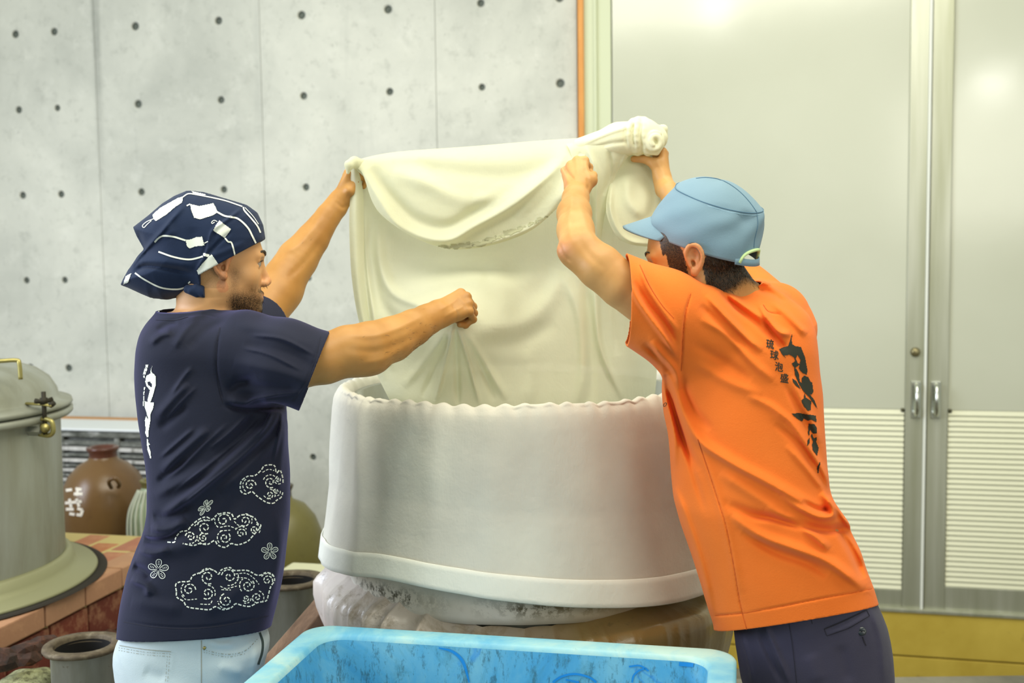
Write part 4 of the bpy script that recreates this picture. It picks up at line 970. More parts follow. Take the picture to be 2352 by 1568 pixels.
vattr(body1.data, 'blush', np.clip(ear_*.8+lipz*near+np.exp(-((loc[:, 0]-.113)**2+(loc[:, 2]+.032)**2)/.0004)*near*.5, 0, 1))
nr = vnormals(body1.data)
def pick(w_, n): i = rng.choice(len(w_), n, p=w_/w_.sum()); return i
i = pick((stub-buzz*.9).clip(0)*(1+1.5*(loc[:, 2] < -.07)), 9000); dn = -Rm1[2]*.9+Rm1[0]*.25
strands('beard', pv[i], nr[i], dn[None]+nr[i]*.5,   .0070, .00042, HAIR1, body1)
# arm hair on both forearms
armw = ((px > 760) & (px < 1000) & (py > 690) & (pv[:, 1] < 2.62) & (pv[:, 2] > 1.7)) | ((px > 640) & (px < 775) & (py < 640) & (pv[:, 1] > 2.75))
fac = np.clip(nr[:, 2]*.7+.45, .05, 1)
i = pick(armw*fac, 2600); ad = np.where((px[i] > 760)[:, None] & (pv[i, 1] < 2.7)[:, None], np.array([[.9, .25, .1]]), np.array([[.5, .1, .7]]))
strands('arm_hair', pv[i], nr[i], ad+nr[i]*.45, .009, .00030, HAIR1, body1)
EYEW = M('eye_white', (170, 160, 148), .25).m; IRIS = M('brown_iris', (40, 26, 16), .15).m
def eyes(g, Rm, s, parent, mat=HAIR1, bt=1.):
    for q in (-1, 1):
        c = g(.0755, q*.031, .011); v, f = lathe_data([(math.sin(t)*.0122*s+1e-5, math.cos(t)*.0122*s) for t in np.linspace(0, math.pi, 13)], 20)
        v = np.array(v); v = v[:, [2, 0, 1]] @ Rm+c; e = mk('eye', v, f, EYEW, parent, world=True)
        n = np.linspace(0, .48, 6); v, f = lathe_data([(math.sin(t)*.0125*s+1e-5, math.cos(t)*.0125*s) for t in n], 18); v = np.array(v)[:, [2, 0, 1]] @ Rm+c; mk('iris', v, f, IRIS, e, world=True)
        b = smooth_path([g(.0985, q*.010, .033), g(.0965, q*.022, .040), g(.089, q*.036, .041), g(.079, q*.046, .035)], 5)
        tube('eyebrow', b, np.linspace(.0044, .0020, len(b))*s*bt, mat, parent, 6, world=True)
        lp = smooth_path([g(.0895, q*.018, .0155), g(.0885, q*.031, .0185), g(.0815, q*.044, .0140)], 8); d = Rm[0]*.9+Rm[2]*.1
        strands('eyelashes', np.repeat(lp, 3, 0), np.repeat(Rm[2][None], len(lp)*3, 0), np.repeat(d[None], len(lp)*3, 0), .0060, .0003, mat, parent)
eyes(g1, Rm1, .95, body1)

# ---- navy T-shirt
S = SDF((-.90, 2.20, 1.14), (-.28, 2.90, 2.0), .0022)
f, bb = torso1(0); S.put(f, bb[0], bb[1])
S.rc(PW(420, 772, 2.50), PW(560, 792, 2.40), .052, .072, .05)
S.rc(PW(430, 775, 2.5), PW(540, 790, 2.62), .05, .070, .05)
S.rc(PW(566, 806, 2.40), PW(650, 826, 2.385), .083, .090, .03); S.rc(PW(650, 828, 2.385), PW(780, 872, 2.40), .090, .097, .02)
S.rc(PW(545, 790, 2.62), PW(594, 742, 2.74), .078, .080, .03)
H = hmap()
# folds read off the photograph: (polyline, width, height, asymmetry)
for a in [([(640, 935), (600, 985), (540, 1045), (470, 1110), (400, 1165), (362, 1195)], 14, .010, .5), ([(660, 960), (630, 1010), (560, 1080), (500, 1130)], 12, .006, .4), ([(655, 985), (645, 1050), (640, 1130)], 9, .004, 0),
          ([(590, 940), (560, 1000), (500, 1060)], 16, -.006, 0), ([(352, 1190), (400, 1180), (440, 1150)], 12, -.007, 0), ([(345, 1215), (385, 1215), (430, 1195)], 12, .008, .3),
          ([(330, 1240), (370, 1245), (420, 1220)], 10, -.005, 0), ([(318, 1262), (350, 1270), (390, 1262)], 10, .006, .4), ([(305, 1300), (330, 1310), (350, 1330)], 10, -.006, 0), ([(300, 1330), (335, 1345), (340, 1370)], 9, .006, .3),
          ([(360, 960), (400, 915), (435, 880)], 10, .005, .3), ([(365, 985), (400, 955), (430, 930)], 10, -.004, 0), ([(372, 1085), (400, 1055), (450, 1010), (480, 985)], 9, .005, .4), ([(362, 1110), (390, 1085), (430, 1050)], 9, -.004, 0),
          ([(355, 1140), (420, 1105), (480, 1070)], 11, .004, .3), ([(420, 740), (450, 725), (470, 720)], 8, .003, 0), ([(400, 800), (425, 760), (455, 730)], 9, .004, .3), ([(430, 800), (470, 760), (520, 735)], 10, -.003, 0), ([(360, 760), (385, 745), (410, 740)], 8, -.004, 0),
          ([(345, 790), (370, 770), (395, 765)], 8, .004, .3), ([(505, 760), (498, 800), (497, 850), (506, 900), (515, 930)], 3.2, -.0022, 0),
          ([(540, 745), (600, 755), (660, 775), (720, 800)], 14, .003, .2), ([(560, 790), (620, 800), (680, 820), (725, 850)], 14, -.0035, 0), ([(535, 830), (600, 845), (660, 860), (710, 880)], 14, .004, .3),
          ([(530, 870), (590, 885), (650, 890), (690, 895)], 12, -.004, 0), ([(520, 920), (570, 925), (640, 915)], 12, .006, .2), ([(520, 900), (545, 880), (590, 865)], 10, -.004, 0), ([(515, 930), (560, 938), (620, 938), (660, 936)], 7, -.008, 0),
          ([(735, 775), (722, 825), (700, 880), (668, 922)], 2.5, -.0012, 0), ([(283, 1425), (360, 1437), (440, 1440), (520, 1432), (616, 1412)], 2.5, -.0013, 0), ([(300, 1380), (360, 1392), (420, 1400)], 16, .003, 0), ([(470, 1405), (520, 1380), (560, 1340)], 14, .003, .2),
          ([(310, 1290), (400, 1260), (470, 1240)], 20, .004, .2), ([(560, 1120), (520, 1180), (470, 1230)], 16, -.003, 0), ([(357, 733), (400, 733), (430, 726), (470, 722), (500, 730)], 2, -.001, 0), ([(640, 1180), (640, 1280), (615, 1400)], 12, .003, .2)]: crease(H, a[0], a[1], a[2], a[3])
for pts in ([(520, 975), (470, 1020), (420, 1070), (380, 1100)], [(600, 960), (560, 1000), (500, 1050), (450, 1090), (400, 1130)], [(575, 945), (530, 990), (480, 1030)], [(640, 950), (615, 990), (570, 1035), (530, 1070), (480, 1110), (430, 1150), (385, 1180)], [(648, 945), (640, 1000), (628, 1060)], [(625, 940), (610, 975), (590, 1000)], [(395, 905), (420, 870), (440, 845)], [(385, 960), (415, 925), (450, 890)], [(370, 1050), (410, 1015), (445, 985)], [(325, 1225), (350, 1232), (385, 1228), (410, 1212)], [(560, 930), (590, 915), (650, 905), (690, 902)], [(560, 800), (620, 815), (690, 850)], [(580, 770), (650, 780), (720, 815)]): crease(H, pts, 4.5, .0032, .5)
H *= 1.7; relief(S, H); wn(S, .0010, 38, seed=4)
neckc = PW(452, 706, 2.49)
shell(S, .0045)
cut(S, *plane_px((278, 1456, 2.49), (440, 1470, 2.32), (614, 1441, 2.49), down=True), box=((-1.9, 2.0, 1.0), (.5, 3.2, 1.40)))
# the sleeve mouth and the neck hole
p0 = PW(757, 764, 2.40); p1 = PW(690, 936, 2.40); ax_ = PW(780, 872, 2.40)-PW(650, 828, 2.385); up_ = p0-p1; nrm_ = np.cross(np.cross(up_, ax_), up_); cut(S, (p0+p1)/2, nrm_, box=((PW(690, 800, 2.4)[0]-.03, 2.2, 1.6), (-.28, 2.52, 2.0)))
p0 = PW(594, 742, 2.74); cut(S, p0, p0-PW(545, 790, 2.62), box=((p0[0]-.12, 2.63, 1.7), (-.28, 2.9, 2.0)))
S.ell(neckc, (.090, .078, .030), 0., np.array([[.985, 0, .17], [0, 1, 0], [-.17, 0, .985]]), 'sub')
S.rc(PW(480, 640, 2.48), PW(474, 740, 2.49), .066, .070, 0, 'sub')
sv, st, sq = S.mesh(.0); shirt1 = mk('shirt', sv, (st, sq), NAVY, m1, world=True); del S
# ---- prints and seams on the navy shirt
Lr = Lay(shirt1); z5 = lambda P: [(380+x/3.733, 1020+y/3.733) for x, y in P]
def cloud(outline, spirals, extra=()):
    parts = [Lr.stroke(z5(outline), 3.0, 1.6, (9, 1.6))]
    for i, (x, y, r) in enumerate(spirals):
        x, y = 380+x/3.733, 1020+y/3.733; r /= 3.733; d = 1 if i % 2 else -1
        parts.append(Lr.stroke(spiral(x, y, r, 1.6, 1.1*i, d), 2.7, 1.3, (8, 1.4), False))
        a = 2.2+i*1.3; parts.append(Lr.stroke([(x+(r+3.6)*math.cos(a+t), y+(r+3.6)*math.sin(a+t)) for t in np.linspace(0, 1.9, 9)], 2.3, 1.5, (7, 1.6), False))
    for e in extra: parts.append(Lr.stroke(z5(e), 2.0, 1.5, (7, 1.5)))
    return jn(parts)
v, f = cloud([(95, 1260), (90, 1200), (130, 1178), (205, 1172), (235, 1125), (300, 1098), (370, 1070), (425, 1085), (455, 1112), (480, 1075), (550, 1055), (590, 1080), (700, 1080), (775, 1118), (820, 1118), (860, 1098), (915, 1115), (932, 1165), (900, 1220), (880, 1290), (860, 1340), (790, 1355), (720, 1388), (650, 1378), (600, 1365), (560, 1400), (490, 1415), (430, 1390), (380, 1415), (300, 1410), (190, 1392), (155, 1345), (100, 1310), (95, 1260)],
             [(205, 1245, 56), (365, 1137, 62), (360, 1275, 54), (545, 1130, 66), (520, 1335, 58), (705, 1210, 58), (872, 1165, 46), (782, 1312, 46), (688, 1318, 30)],
             [[(600, 1110), (690, 1105), (760, 1150), (800, 1200)], [(140, 1295), (180, 1330), (270, 1325)], [(300, 1368), (380, 1370), (400, 1340)], [(470, 1215), (520, 1235), (610, 1215)], [(480, 1245), (560, 1248)], [(610, 1140), (700, 1150), (750, 1200)]])
Lr.build('cloud_print', v, f, WHITEP)
v, f = cloud([(18, 840), (78, 840), (92, 800), (132, 748), (188, 738), (228, 692), (290, 642), (350, 622), (400, 642), (440, 605), (510, 585), (568, 598), (592, 640), (640, 608), (700, 605), (762, 632), (790, 680), (816, 692), (798, 725), (742, 790), (700, 832), (620, 860), (562, 850), (512, 882), (450, 862), (420, 825), (360, 857), (290, 850), (240, 865), (150, 850)],
             [(497, 650, 62), (340, 715, 56), (680, 655, 48), (215, 792, 44), (325, 800, 38), (508, 800, 50), (648, 762, 44), (762, 730, 34)],
             [[(250, 700), (300, 660), (400, 650)], [(470, 742), (555, 735)], [(470, 712), (540, 700), (600, 720)], [(590, 660), (620, 690), (660, 700)]])
Lr.build('cloud_print', v, f, WHITEP)
v, f = cloud([(1005, 330), (1002, 285), (980, 222), (950, 245), (930, 182), (850, 182), (815, 225), (762, 268), (705, 272), (650, 312), (640, 372), (652, 408), (692, 425), (740, 405), (782, 442), (860, 495), (920, 505), (950, 480), (990, 452), (1006, 400)],
             [(725, 350, 50), (897, 325, 50), (890, 432, 34), (945, 405, 24), (968, 300, 26)], [[(830, 240), (880, 215), (930, 225)], [(840, 440), (870, 465), (900, 470)]])
Lr.build('cloud_print', v, f, WHITEP)
def flower(cx, cy, R, a0=0., sx=1., sh=0.):
    parts = []; T = lambda x, y: (cx+sx*x+sh*y, cy+y)
    for k in range(5):
        a = a0+k*2*math.pi/5; ca, sa = math.cos(a), math.sin(a); pet = []
        for u_, w_ in ((.22, .07), (.5, .24), (.8, .27), (1., .13), (1.0, -.13), (.8, -.27), (.5, -.24), (.22, -.07)): pet.append(T(R*(u_*ca-w_*sa), R*(u_*sa+w_*ca)))
        parts.append(Lr.stroke(pet, 1.5, 1.2))
        for u_ in (.5, .66, .82): parts.append(Lr.stroke([T(R*(u_*ca-.1*sa), R*(u_*sa+.1*ca)), T(R*(u_*ca+.1*sa), R*(u_*sa-.1*ca))], 1.1, 1., None, False))
    parts.append(Lr.stroke([T(R*.17*math.cos(t), R*.17*math.sin(t)) for t in np.linspace(0, 6.28, 14)], 1.4, 1., (2.6, 1.), False))
    return Lr.build('flower_print', *jn(parts), WHITEP)
flower(619, 1266, 19, -1.6); flower(364, 1307, 23, -1.5); flower(472, 1164, 18, -.9, .75, -.55)
z3 = lambda P: [(300+x/5.227, 800+y/5.227) for x, y in P]
v, f = Lr.poly([z3(p) for p in ([(265, 205), (246, 250), (240, 300), (190, 330), (180, 400), (195, 450), (235, 500), (205, 620), (205, 640), (175, 630), (172, 700), (200, 780), (175, 860), (185, 970), (178, 1010), (200, 1065), (216, 1060), (222, 980), (240, 870), (245, 780), (272, 725), (286, 650), (242, 645), (270, 570), (305, 440), (306, 340), (290, 310), (258, 290), (252, 250)],
                                [(196, 1080), (212, 1080), (222, 1170), (245, 1240), (250, 1320), (238, 1315), (205, 1210)], [(218, 1125), (236, 1150), (226, 1160)])],
               holes=[z3([(205, 400), (235, 396), (258, 425), (256, 468), (215, 438)]), z3([(178, 770), (190, 770), (214, 830), (216, 860), (196, 820)])], step=1.1)
Lr.build('calligraphy_print', v, f, WHITEP)
v, f = jn([Lr.poly([z3(p)], step=1.1) for p in ([(183, 196), (216, 192), (212, 225), (180, 235)], [(172, 240), (205, 236), (198, 275), (160, 280)], [(160, 285), (190, 282), (184, 310), (152, 312)], [(158, 325), (176, 325), (176, 350), (160, 352)], [(164, 465), (178, 462), (176, 500), (162, 500)], [(160, 510), (172, 510), (170, 560), (158, 560)], [(156, 570), (168, 570), (168, 625), (155, 625)], [(154, 635), (166, 635), (164, 690), (153, 690)])])
Lr.build('character_print', v, f, WHITEP)
NAVS = M('navy_stitch', (22, 24, 40), .9).m
for p, w_ in (([(505, 752), (499, 790), (497, 850), (503, 895), (512, 925)], 1.5), ([(737, 772), (724, 825), (702, 880), (672, 922)], 1.1), ([(284, 1428), (360, 1440), (440, 1443), (520, 1435), (616, 1414)], 1.1), ([(358, 735), (400, 736), (432, 728)], 1.0)):
    v, f = Lr.stroke(p, w_, 4); Lr.build('seam', v, f, NAVS)

# ---- pale jeans
J1 = [(1412, 310, 590), (1440, 292, 602), (1460, 280, 607), (1480, 273, 614), (1500, 272, 613), (1530, 276, 605), (1568, 284, 599), (1620, 300, 595), (1680, 320, 585)]
J = SDF((-.92, 2.22, PLAT+.03), (-.44, 2.82, 1.30), .0036); f, bb = torso_fn(J1, 2.49, .165, 0, 2.3); J.put(f, bb[0], bb[1])
hip = PW(430, 1600, 2.49)
for dy, dx in ((-.085, .02), (.09, -.05)): J.chain([((hip[0]+dx*.3, 2.49+dy, 1.06), .095), ((hip[0]+dx+.03, 2.49+dy*1.1, .82), .075), ((hip[0]+dx, 2.49+dy*1.15, PLAT+.10), .062)], .03)
H = hmap()
for a in (([(290, 1560), (275, 1485), (335, 1494), (393, 1499), (388, 1568)], 3, .0012), ([(466, 1476), (465, 1568)], 3, .0016), ([(466, 1490), (520, 1500), (560, 1492), (588, 1466)], 3, .0016), ([(480, 1470), (500, 1480), (540, 1478)], 7, .004), ([(500, 1530), (560, 1545)], 14, .004), ([(330, 1540), (380, 1560)], 14, -.003), ([(590, 1480), (585, 1530), (575, 1568)], 8, .004)): crease(H, a[0], a[1], a[2])
relief(J, H); wn(J, .0012, 30, seed=2); J.a = np.maximum(J.a, (PLAT+.075-J.ax(2)))
p, t, q = J.mesh(); jeans = mk('jeans', p, (t, q), DENIM, m1, world=True); del J
Lj = Lay(jeans); STI = M('grey_stitch', (150, 152, 140), .9).m
for pts, w_, ds in (([(273, 1487), (335, 1497), (393, 1501)], 1.2, (4, 1.5)), ([(273, 1493), (335, 1503), (391, 1507)], 1.2, (4, 1.5)), ([(391, 1501), (385, 1568)], 1.2, (4, 1.5)), ([(385, 1507), (380, 1568)], 1.0, (4, 1.5)), ([(463, 1470), (463, 1568)], 2.0, None),
                    ([(468, 1492), (520, 1502), (562, 1494), (592, 1466)], 1.3, (4, 1.5)), ([(468, 1497), (520, 1508), (564, 1500)], 1.1, (4, 1.5)), ([(275, 1482), (335, 1491), (393, 1496)], 1.5, None)):
    v, f = Lj.stroke(pts, w_, 2., ds); Lj.build('stitching', v, f, STI)
v, f = Lj.stroke([(596, 1452), (603, 1475), (601, 1500), (592, 1530), (590, 1568)], 5, 3); Lj.build('side_stripe', v, f, M('dark_green_stripe', (56, 74, 72), .8).m)
for x, y in ((470, 1487),):
    h = Lj.hit(x, y); 
    if h: tube('rivet', [h, h+Vector((0, -.003, 0))], .0035, BRASS, jeans, 10)
SHOE = M('white_rubber_boot', (214, 214, 206), .5).m
def boot(x, y, dirx, diry, par, mat):
    s = SDF((x-.22, y-.22, PLAT-.01), (x+.22, y+.22, PLAT+.24), .005); d = np.array([dirx, diry]); d = d/np.linalg.norm(d)
    P_ = lambda a, z: (x+d[0]*a, y+d[1]*a, PLAT+z)
    s.rc(P_(0, .05), P_(0, .20), .048, .052, .02); s.rc(P_(-.03, .042), P_(.10, .045), .042, .045, .02); s.rc(P_(.10, .04), P_(.16, .035), .043, .036, .02); s.a = np.maximum(s.a, PLAT+.001-s.ax(2)); s.a = np.maximum(s.a, s.ax(2)-PLAT-.20)
    p, t, q = s.mesh(); return mk('boot', p, (t, q), mat, par, world=True)
for dy, dx in ((-.085, .02), (.09, -.05)): boot(hip[0]+dx, 2.49+dy*1.15, 1, .1, m1, SHOE)

# ---- patterned navy headscarf
z1 = lambda P: [(260+x/4.354, 400+y/4.354) for x, y in P]
SP = [(608, 546), (602, 515), (589, 487), (566, 470), (540, 462), (500, 450), (470, 441), (434, 437), (405, 449), (378, 466), (345, 495), (311, 521), (320, 545), (335, 573), (318, 595), (300, 618), (288, 640), (282, 655), (300, 662), (330, 676), (352, 685), (385, 689), (425, 680), (450, 672), (475, 700), (540, 690), (590, 640), (604, 580)]
G = SDF((PW(270, 600, 2.45)[0], 2.34, PW(400, 720, 2.47)[2]), (PW(618, 600, 2.5)[0], 2.60, PW(400, 425, 2.47)[2]), .0022)
X, Y, Z = G.ax(0), G.ax(1), G.ax(2); XX, ZZ = np.meshgrid(X.ravel(), Z.ravel(), indexing='ij'); PP = np.stack([XX, np.full_like(XX, 2.47), ZZ], -1); qx, qy = proj(PP)
poly = np.array([tuple(p_) for p_ in SP], float); dmin = np.full(qx.shape, 1e9)
for i in range(len(poly)):
    a, b = poly[i-1], poly[i]; d = b-a; L = d@d; t = np.clip(((qx-a[0])*d[0]+(qy-a[1])*d[1])/L, 0, 1); dmin = np.minimum(dmin, np.hypot(qx-a[0]-t*d[0], qy-a[1]-t*d[1]))
ins = in_poly(qx, qy, SP); dd = np.where(ins, dmin, -dmin)*2.47/FPX
kk = np.array([1, 2, 3, 2, 1.]); kk /= kk.sum()
wd_ = .095; u_ = np.clip(dd/wd_, 0, 1); Th = .091*np.sqrt(np.clip(1-(1-u_)**2, 0, 1))
G.a = (np.abs(Y-2.468)-Th[:, None, :]).astype(np.float32); G.a = np.maximum(G.a, -dd[:, None, :].astype(np.float32)); G.grad_normalise()
H = hmap()
for a in (([(300, 615), (320, 590), (336, 572), (370, 535), (400, 500), (425, 473)], 5, .006, .6), ([(306, 628), (330, 613), (365, 614), (402, 620), (446, 630)], 6, -.010, .4), ([(310, 600), (340, 598), (400, 605), (450, 612)], 12, .006, 0), ([(558, 476), (520, 505), (487, 530), (474, 577), (450, 622)], 4, .007, .6), ([(533, 529), (500, 560), (474, 588)], 4, -.006, 0),
          ([(565, 555), (520, 575), (480, 590)], 7, .003, .3), ([(500, 520), (480, 560), (462, 600)], 6, -.004, 0), ([(330, 575), (325, 555), (316, 530)], 6, -.006, 0), ([(350, 660), (400, 668), (440, 660)], 12, .004, 0), ([(340, 500), (380, 520), (395, 545)], 14, .005, 0), ([(445, 520), (443, 560), (448, 600)], 14, -.003, 0), ([(470, 450), (530, 470), (580, 510)], 16, .002, 0)): crease(H, *a)
relief(G, H); wn(G, .0008, 50, seed=9)
cut(G, *plane_px((611, 548, 2.47), (456, 631, 2.385), (540, 590, 2.60)), box=((PW(455, 600, 2.38)[0], 2.0, 1.5), (5, 3.5, 2.4)))
p, t, q = G.mesh(); scarf = mk('headscarf', p, (t, q), BAND, m1, world=True); del G
Lh = Lay(scarf); Lh.eps = .0009
v, f = jn([Lh.poly([z1(P_)], step=1.2) for P_ in ([(395, 408), (470, 340), (560, 290), (650, 240), (700, 225), (690, 285), (620, 330), (540, 400), (430, 470), (405, 450)], [(770, 300), (860, 322), (1000, 293), (1020, 325), (1045, 380), (1000, 412), (870, 452), (810, 436), (780, 360)],
                                             [(725, 657), (780, 650), (830, 630), (890, 624), (912, 712), (820, 722), (765, 742), (738, 722)], [(1062, 463), (1178, 550), (1115, 637), (998, 562)], [(985, 800), (1062, 912), (960, 975), (852, 1000), (838, 960), (900, 880)], [(905, 785), (965, 805), (950, 830), (900, 815)],
                                             [(785, 172), (930, 206), (900, 218), (800, 195)], [(130, 1020), (185, 990), (150, 1080), (100, 1100)])] +
          [Lh.stroke(z1(P_), w_, 2.) for P_, w_ in (([(1040, 380), (1120, 420), (1240, 443), (1340, 530), (1390, 620), (1432, 705)], 4), ([(415, 678), (450, 640), (500, 616), (600, 624), (725, 662)], 4), ([(455, 775), (600, 826), (760, 852), (900, 822)], 4), ([(1120, 640), (1150, 675), (1185, 690), (1222, 832)], 3.6), ([(220, 990), (330, 1060), (480, 1132), (640, 1148), (742, 1122)], 3.6),
                                               ([(700, 228), (755, 198), (860, 212), (1100, 262), (1290, 325)], 2.6), ([(1300, 330), (1310, 365), (1380, 445), (1440, 520), (1470, 585)], 3.4), ([(1315, 335), (1395, 420), (1450, 500)], 1.6), ([(400, 450), (340, 475), (295, 515), (310, 535), (345, 500), (385, 465)], 1.8), ([(770, 300), (735, 318)], 3), ([(910, 690), (950, 672)], 2.2), ([(1040, 475), (1010, 462), (985, 480), (990, 495), (1015, 480)], 1.8), ([(750, 1090), (770, 1070)], 3))])
Lh.build('brush_print', v, f, WHITEP)
kn = SDF((PW(415, 660, 2.4)[0], 2.36, PW(440, 700, 2.42)[2]), (PW(482, 660, 2.45)[0], 2.46, PW(440, 640, 2.42)[2]), .002)
kn.rc(PW(432, 664, 2.405), PW(462, 668, 2.405), .010, .013, .004); kn.rc(PW(452, 660, 2.40), PW(468, 674, 2.40), .008, .009, .006); kn.rc(PW(440, 668, 2.40), PW(452, 676, 2.402), .009, .007, .004)
p, t, q = kn.mesh(); mk('scarf_knot', p, (t, q), BAND, scarf, world=True)
# ================================================================== MAN ON THE RIGHT
m2 = thing('person', 'person in orange T-shirt, light blue cap and slate trousers, leaning over with raised arms', 'person', (W(1865, 1500, 2.38).x, 2.38, PLAT))
T2 = [(1470, 1645, 2022), (1445, 1645, 2018), (1400, 1631, 2013), (1350, 1615, 1998), (1300, 1597, 1983), (1250, 1580, 1966), (1200, 1563, 1942), (1150, 1550, 1907), (1100, 1546, 1893, 2.385, .165), (1050, 1543, 1888, 2.39, .168), (1000, 1537, 1885, 2.395, .17),
      (950, 1526, 1883, 2.40, .172), (900, 1522, 1880, 2.405, .175), (850, 1526, 1872, 2.41, .18), (800, 1535, 1868, 2.415, .185), (760, 1550, 1863, 2.42, .18), (720, 1575, 1848, 2.42, .16), (690, 1610, 1815, 2.42, .13), (672, 1640, 1785, 2.42, .10), (655, 1660, 1750, 2.42, .07)]
def torso2(g): return torso_fn(T2, 2.38, .165, R_(0), 2.3, g)
J2 = [(1340, 1712, 1985), (1370, 1700, 2000), (1400, 1692, 2015), (1430, 1690, 2028), (1460, 1691, 2036), (1490, 1694, 2041), (1530, 1700, 2043), (1568, 1706, 2043), (1640, 1730, 2035), (1700, 1750, 2020)]
TB2 = [(r_[0], r_[1]+10, r_[2]-10)+tuple(r_[3:]) for r_ in J2[::-1] if r_[0] > 1360]+[r_ for r_ in T2 if r_[0] < 1290]
B = SDF((.05, 2.08, 1.08), (.88, 3.10, 2.36), .0024)
f, bb = torso_fn(TB2, 2.38, .160, 0, 2.3, -.022); B.put(f, bb[0], bb[1])
O2 = PW(1594, 598, 2.335); yaw2 = math.pi-R_(16)
Rm2, g2 = head(B, O2, yaw2, R_(-12), R_(-4), .98)
B.rc(PW(1650, 640, 2.345), PW(1700, 730, 2.40), .060, .070, .02); B.rc(PW(1622, 650, 2.34), PW(1680, 740, 2.38), .048, .055, .03); B.rc(PW(1700, 740, 2.4), PW(1600, 750, 2.30), .06, .058, .03); B.rc(PW(1700, 740, 2.42), PW(1775, 735, 2.56), .06, .058, .03)
A = [(PW(1600, 745, 2.29), .062), (PW(1500, 705, 2.27), rp(56, 2.27)), (PW(1428, 655, 2.27), rp(52, 2.27)), (PW(1378, 613, 2.28), rp(52, 2.28)), (PW(1330, 575, 2.30), rp(46, 2.30))]
B.chain(A, .006); B.ell(PW(1301, 576, 2.292), (.018, .02, .018), .012)
A = [(PW(1330, 572, 2.30), rp(44, 2.3)), (PW(1322, 528, 2.36), rp(41, 2.36)), (PW(1319, 490, 2.43), rp(38, 2.43)), (PW(1322, 455, 2.50), rp(29, 2.5)), (PW(1325, 436, 2.54), rp(26, 2.54))]
B.chain(A, .012)
hx = PW(1318, 362, 2.60)-PW(1325, 440, 2.54)
hand(B, PW(1325, 436, 2.54), hx, (-.30, -.95, .1), -1, [(74, 84, 50), (70, 84, 50), (64, 84, 50), (56, 80, 50)], [(.030, .034, -.014), (.058, .036, -.032), (.082, .022, -.042)], .93, fore_r=.027)
A = [(PW(1775, 735, 2.56), .060), (PW(1700, 655, 2.70), .050), (PW(1648, 600, 2.78), .043), (PW(1598, 538, 2.80), .038), (PW(1556, 475, 2.82), .031), (PW(1534, 438, 2.85), rp(22, 2.85)), (PW(1524, 416, 2.88), rp(20, 2.88))]
B.chain(A, .008)
hx = PW(1522, 345, 2.93)-PW(1524, 416, 2.89)
hand(B, PW(1524, 416, 2.885), hx, (.97, -.22, .0), 1, [(62, 50, 30), (60, 50, 30), (56, 50, 30), (50, 50, 30)], [(.040, .032, -.020), (.056, .038, -.050), (.060, .038, -.082)], .90, fore_r=.022)
H = hmap()
for a in (([(1287, 364), (1300, 390), (1322, 418)], 3.2, -.0040), ([(1282, 374), (1294, 400), (1310, 426)], 5, .0020), ([(1322, 350), (1325, 380), (1328, 412)], 5, .0018), ([(1340, 362), (1345, 398)], 4, -.0020), ([(1336, 372), (1352, 398), (1357, 420)], 4, .0020), ([(1348, 408), (1352, 424), (1348, 436)], 3.5, -.0022), ([(1306, 352), (1308, 368)], 3, -.0016), ([(1312, 430), (1314, 460), (1308, 500)], 6, .0018),
          ([(1302, 470), (1297, 520), (1302, 556)], 9, -.0024), ([(1330, 460), (1346, 515), (1374, 566)], 8, .0026), ([(1312, 480), (1322, 530), (1350, 580), (1392, 620)], 9, -.0022), ([(1284, 556), (1293, 582), (1312, 602)], 4, -.0024), ([(1512, 372), (1522, 392), (1528, 412)], 5, .0016), ([(1498, 368), (1510, 388)], 4, -.0018)): crease(H, *a)
relief(B, H)
pv, pt, pq = B.mesh(.0); body2 = mk('body', pv, (pt, pq), SKIN2, m2, world=True); del B
px, py = proj(pv); loc = (pv-O2) @ Rm2.T/.98; near = np.linalg.norm(loc, axis=1) < .17; x_, y_, z_ = loc.T
nr = vnormals(body2.data)
# hair: nape, sides and sideburns below the cap
back = (x_ < -.022)*np.clip((z_+.088-.010*np.cos(y_*60))/.02, 0, 1)
sidb = (x_ > .010)*(x_ < .048-.3*np.clip(-z_, 0, .1))*(z_ > -.045)*(np.abs(y_) > .03)
temple = (x_ > -.03)*(z_ > .028)*(x_ < .056)
hair = np.clip(np.maximum(np.maximum(back, sidb*np.clip((z_+.05)/.015, 0, 1)), temple), 0, 1)*near*(1-((np.abs(y_) > .074)*(x_ < .018)*(x_ > -.034)*(z_ < .04)))
vattr(body2.data, 'stubble', hair*1.0+near*(x_ > .02)*(z_ < -.05)*.30)
ear_ = near*(np.abs(y_) > .071)*(np.abs(x_+.008) < .032); elb = np.exp(-(((px-1290)**2+(py-572)**2)/600.))*(pv[:, 1] < 2.4)
hand_ = ((px < 1302) & (py < 430) & (py > 330) & (pv[:, 1] > 2.45) & (pv[:, 1] < 2.75)); vattr(body2.data, 'blush', np.clip(ear_*.7+elb*.8+hand_*.6, 0, 1))
i = pick(hair, 26000); dn = np.where((x_[i] > 0)[:, None], -Rm2[2]*.9-Rm2[0]*.45, -Rm2[2]*.8-Rm2[0]*.25)
strands('hair', pv[i], nr[i], dn+nr[i]*.35, .010, .00042, HAIR2, body2)
i = pick(hair*(x_ > 0), 420); strands('grey_hair', pv[i], nr[i], -Rm2[2][None]*.9-Rm2[0][None]*.45+nr[i]*.45, .011, .0004, HAIRG, body2)
eyes(g2, Rm2, .98, body2, HAIR2, .55)
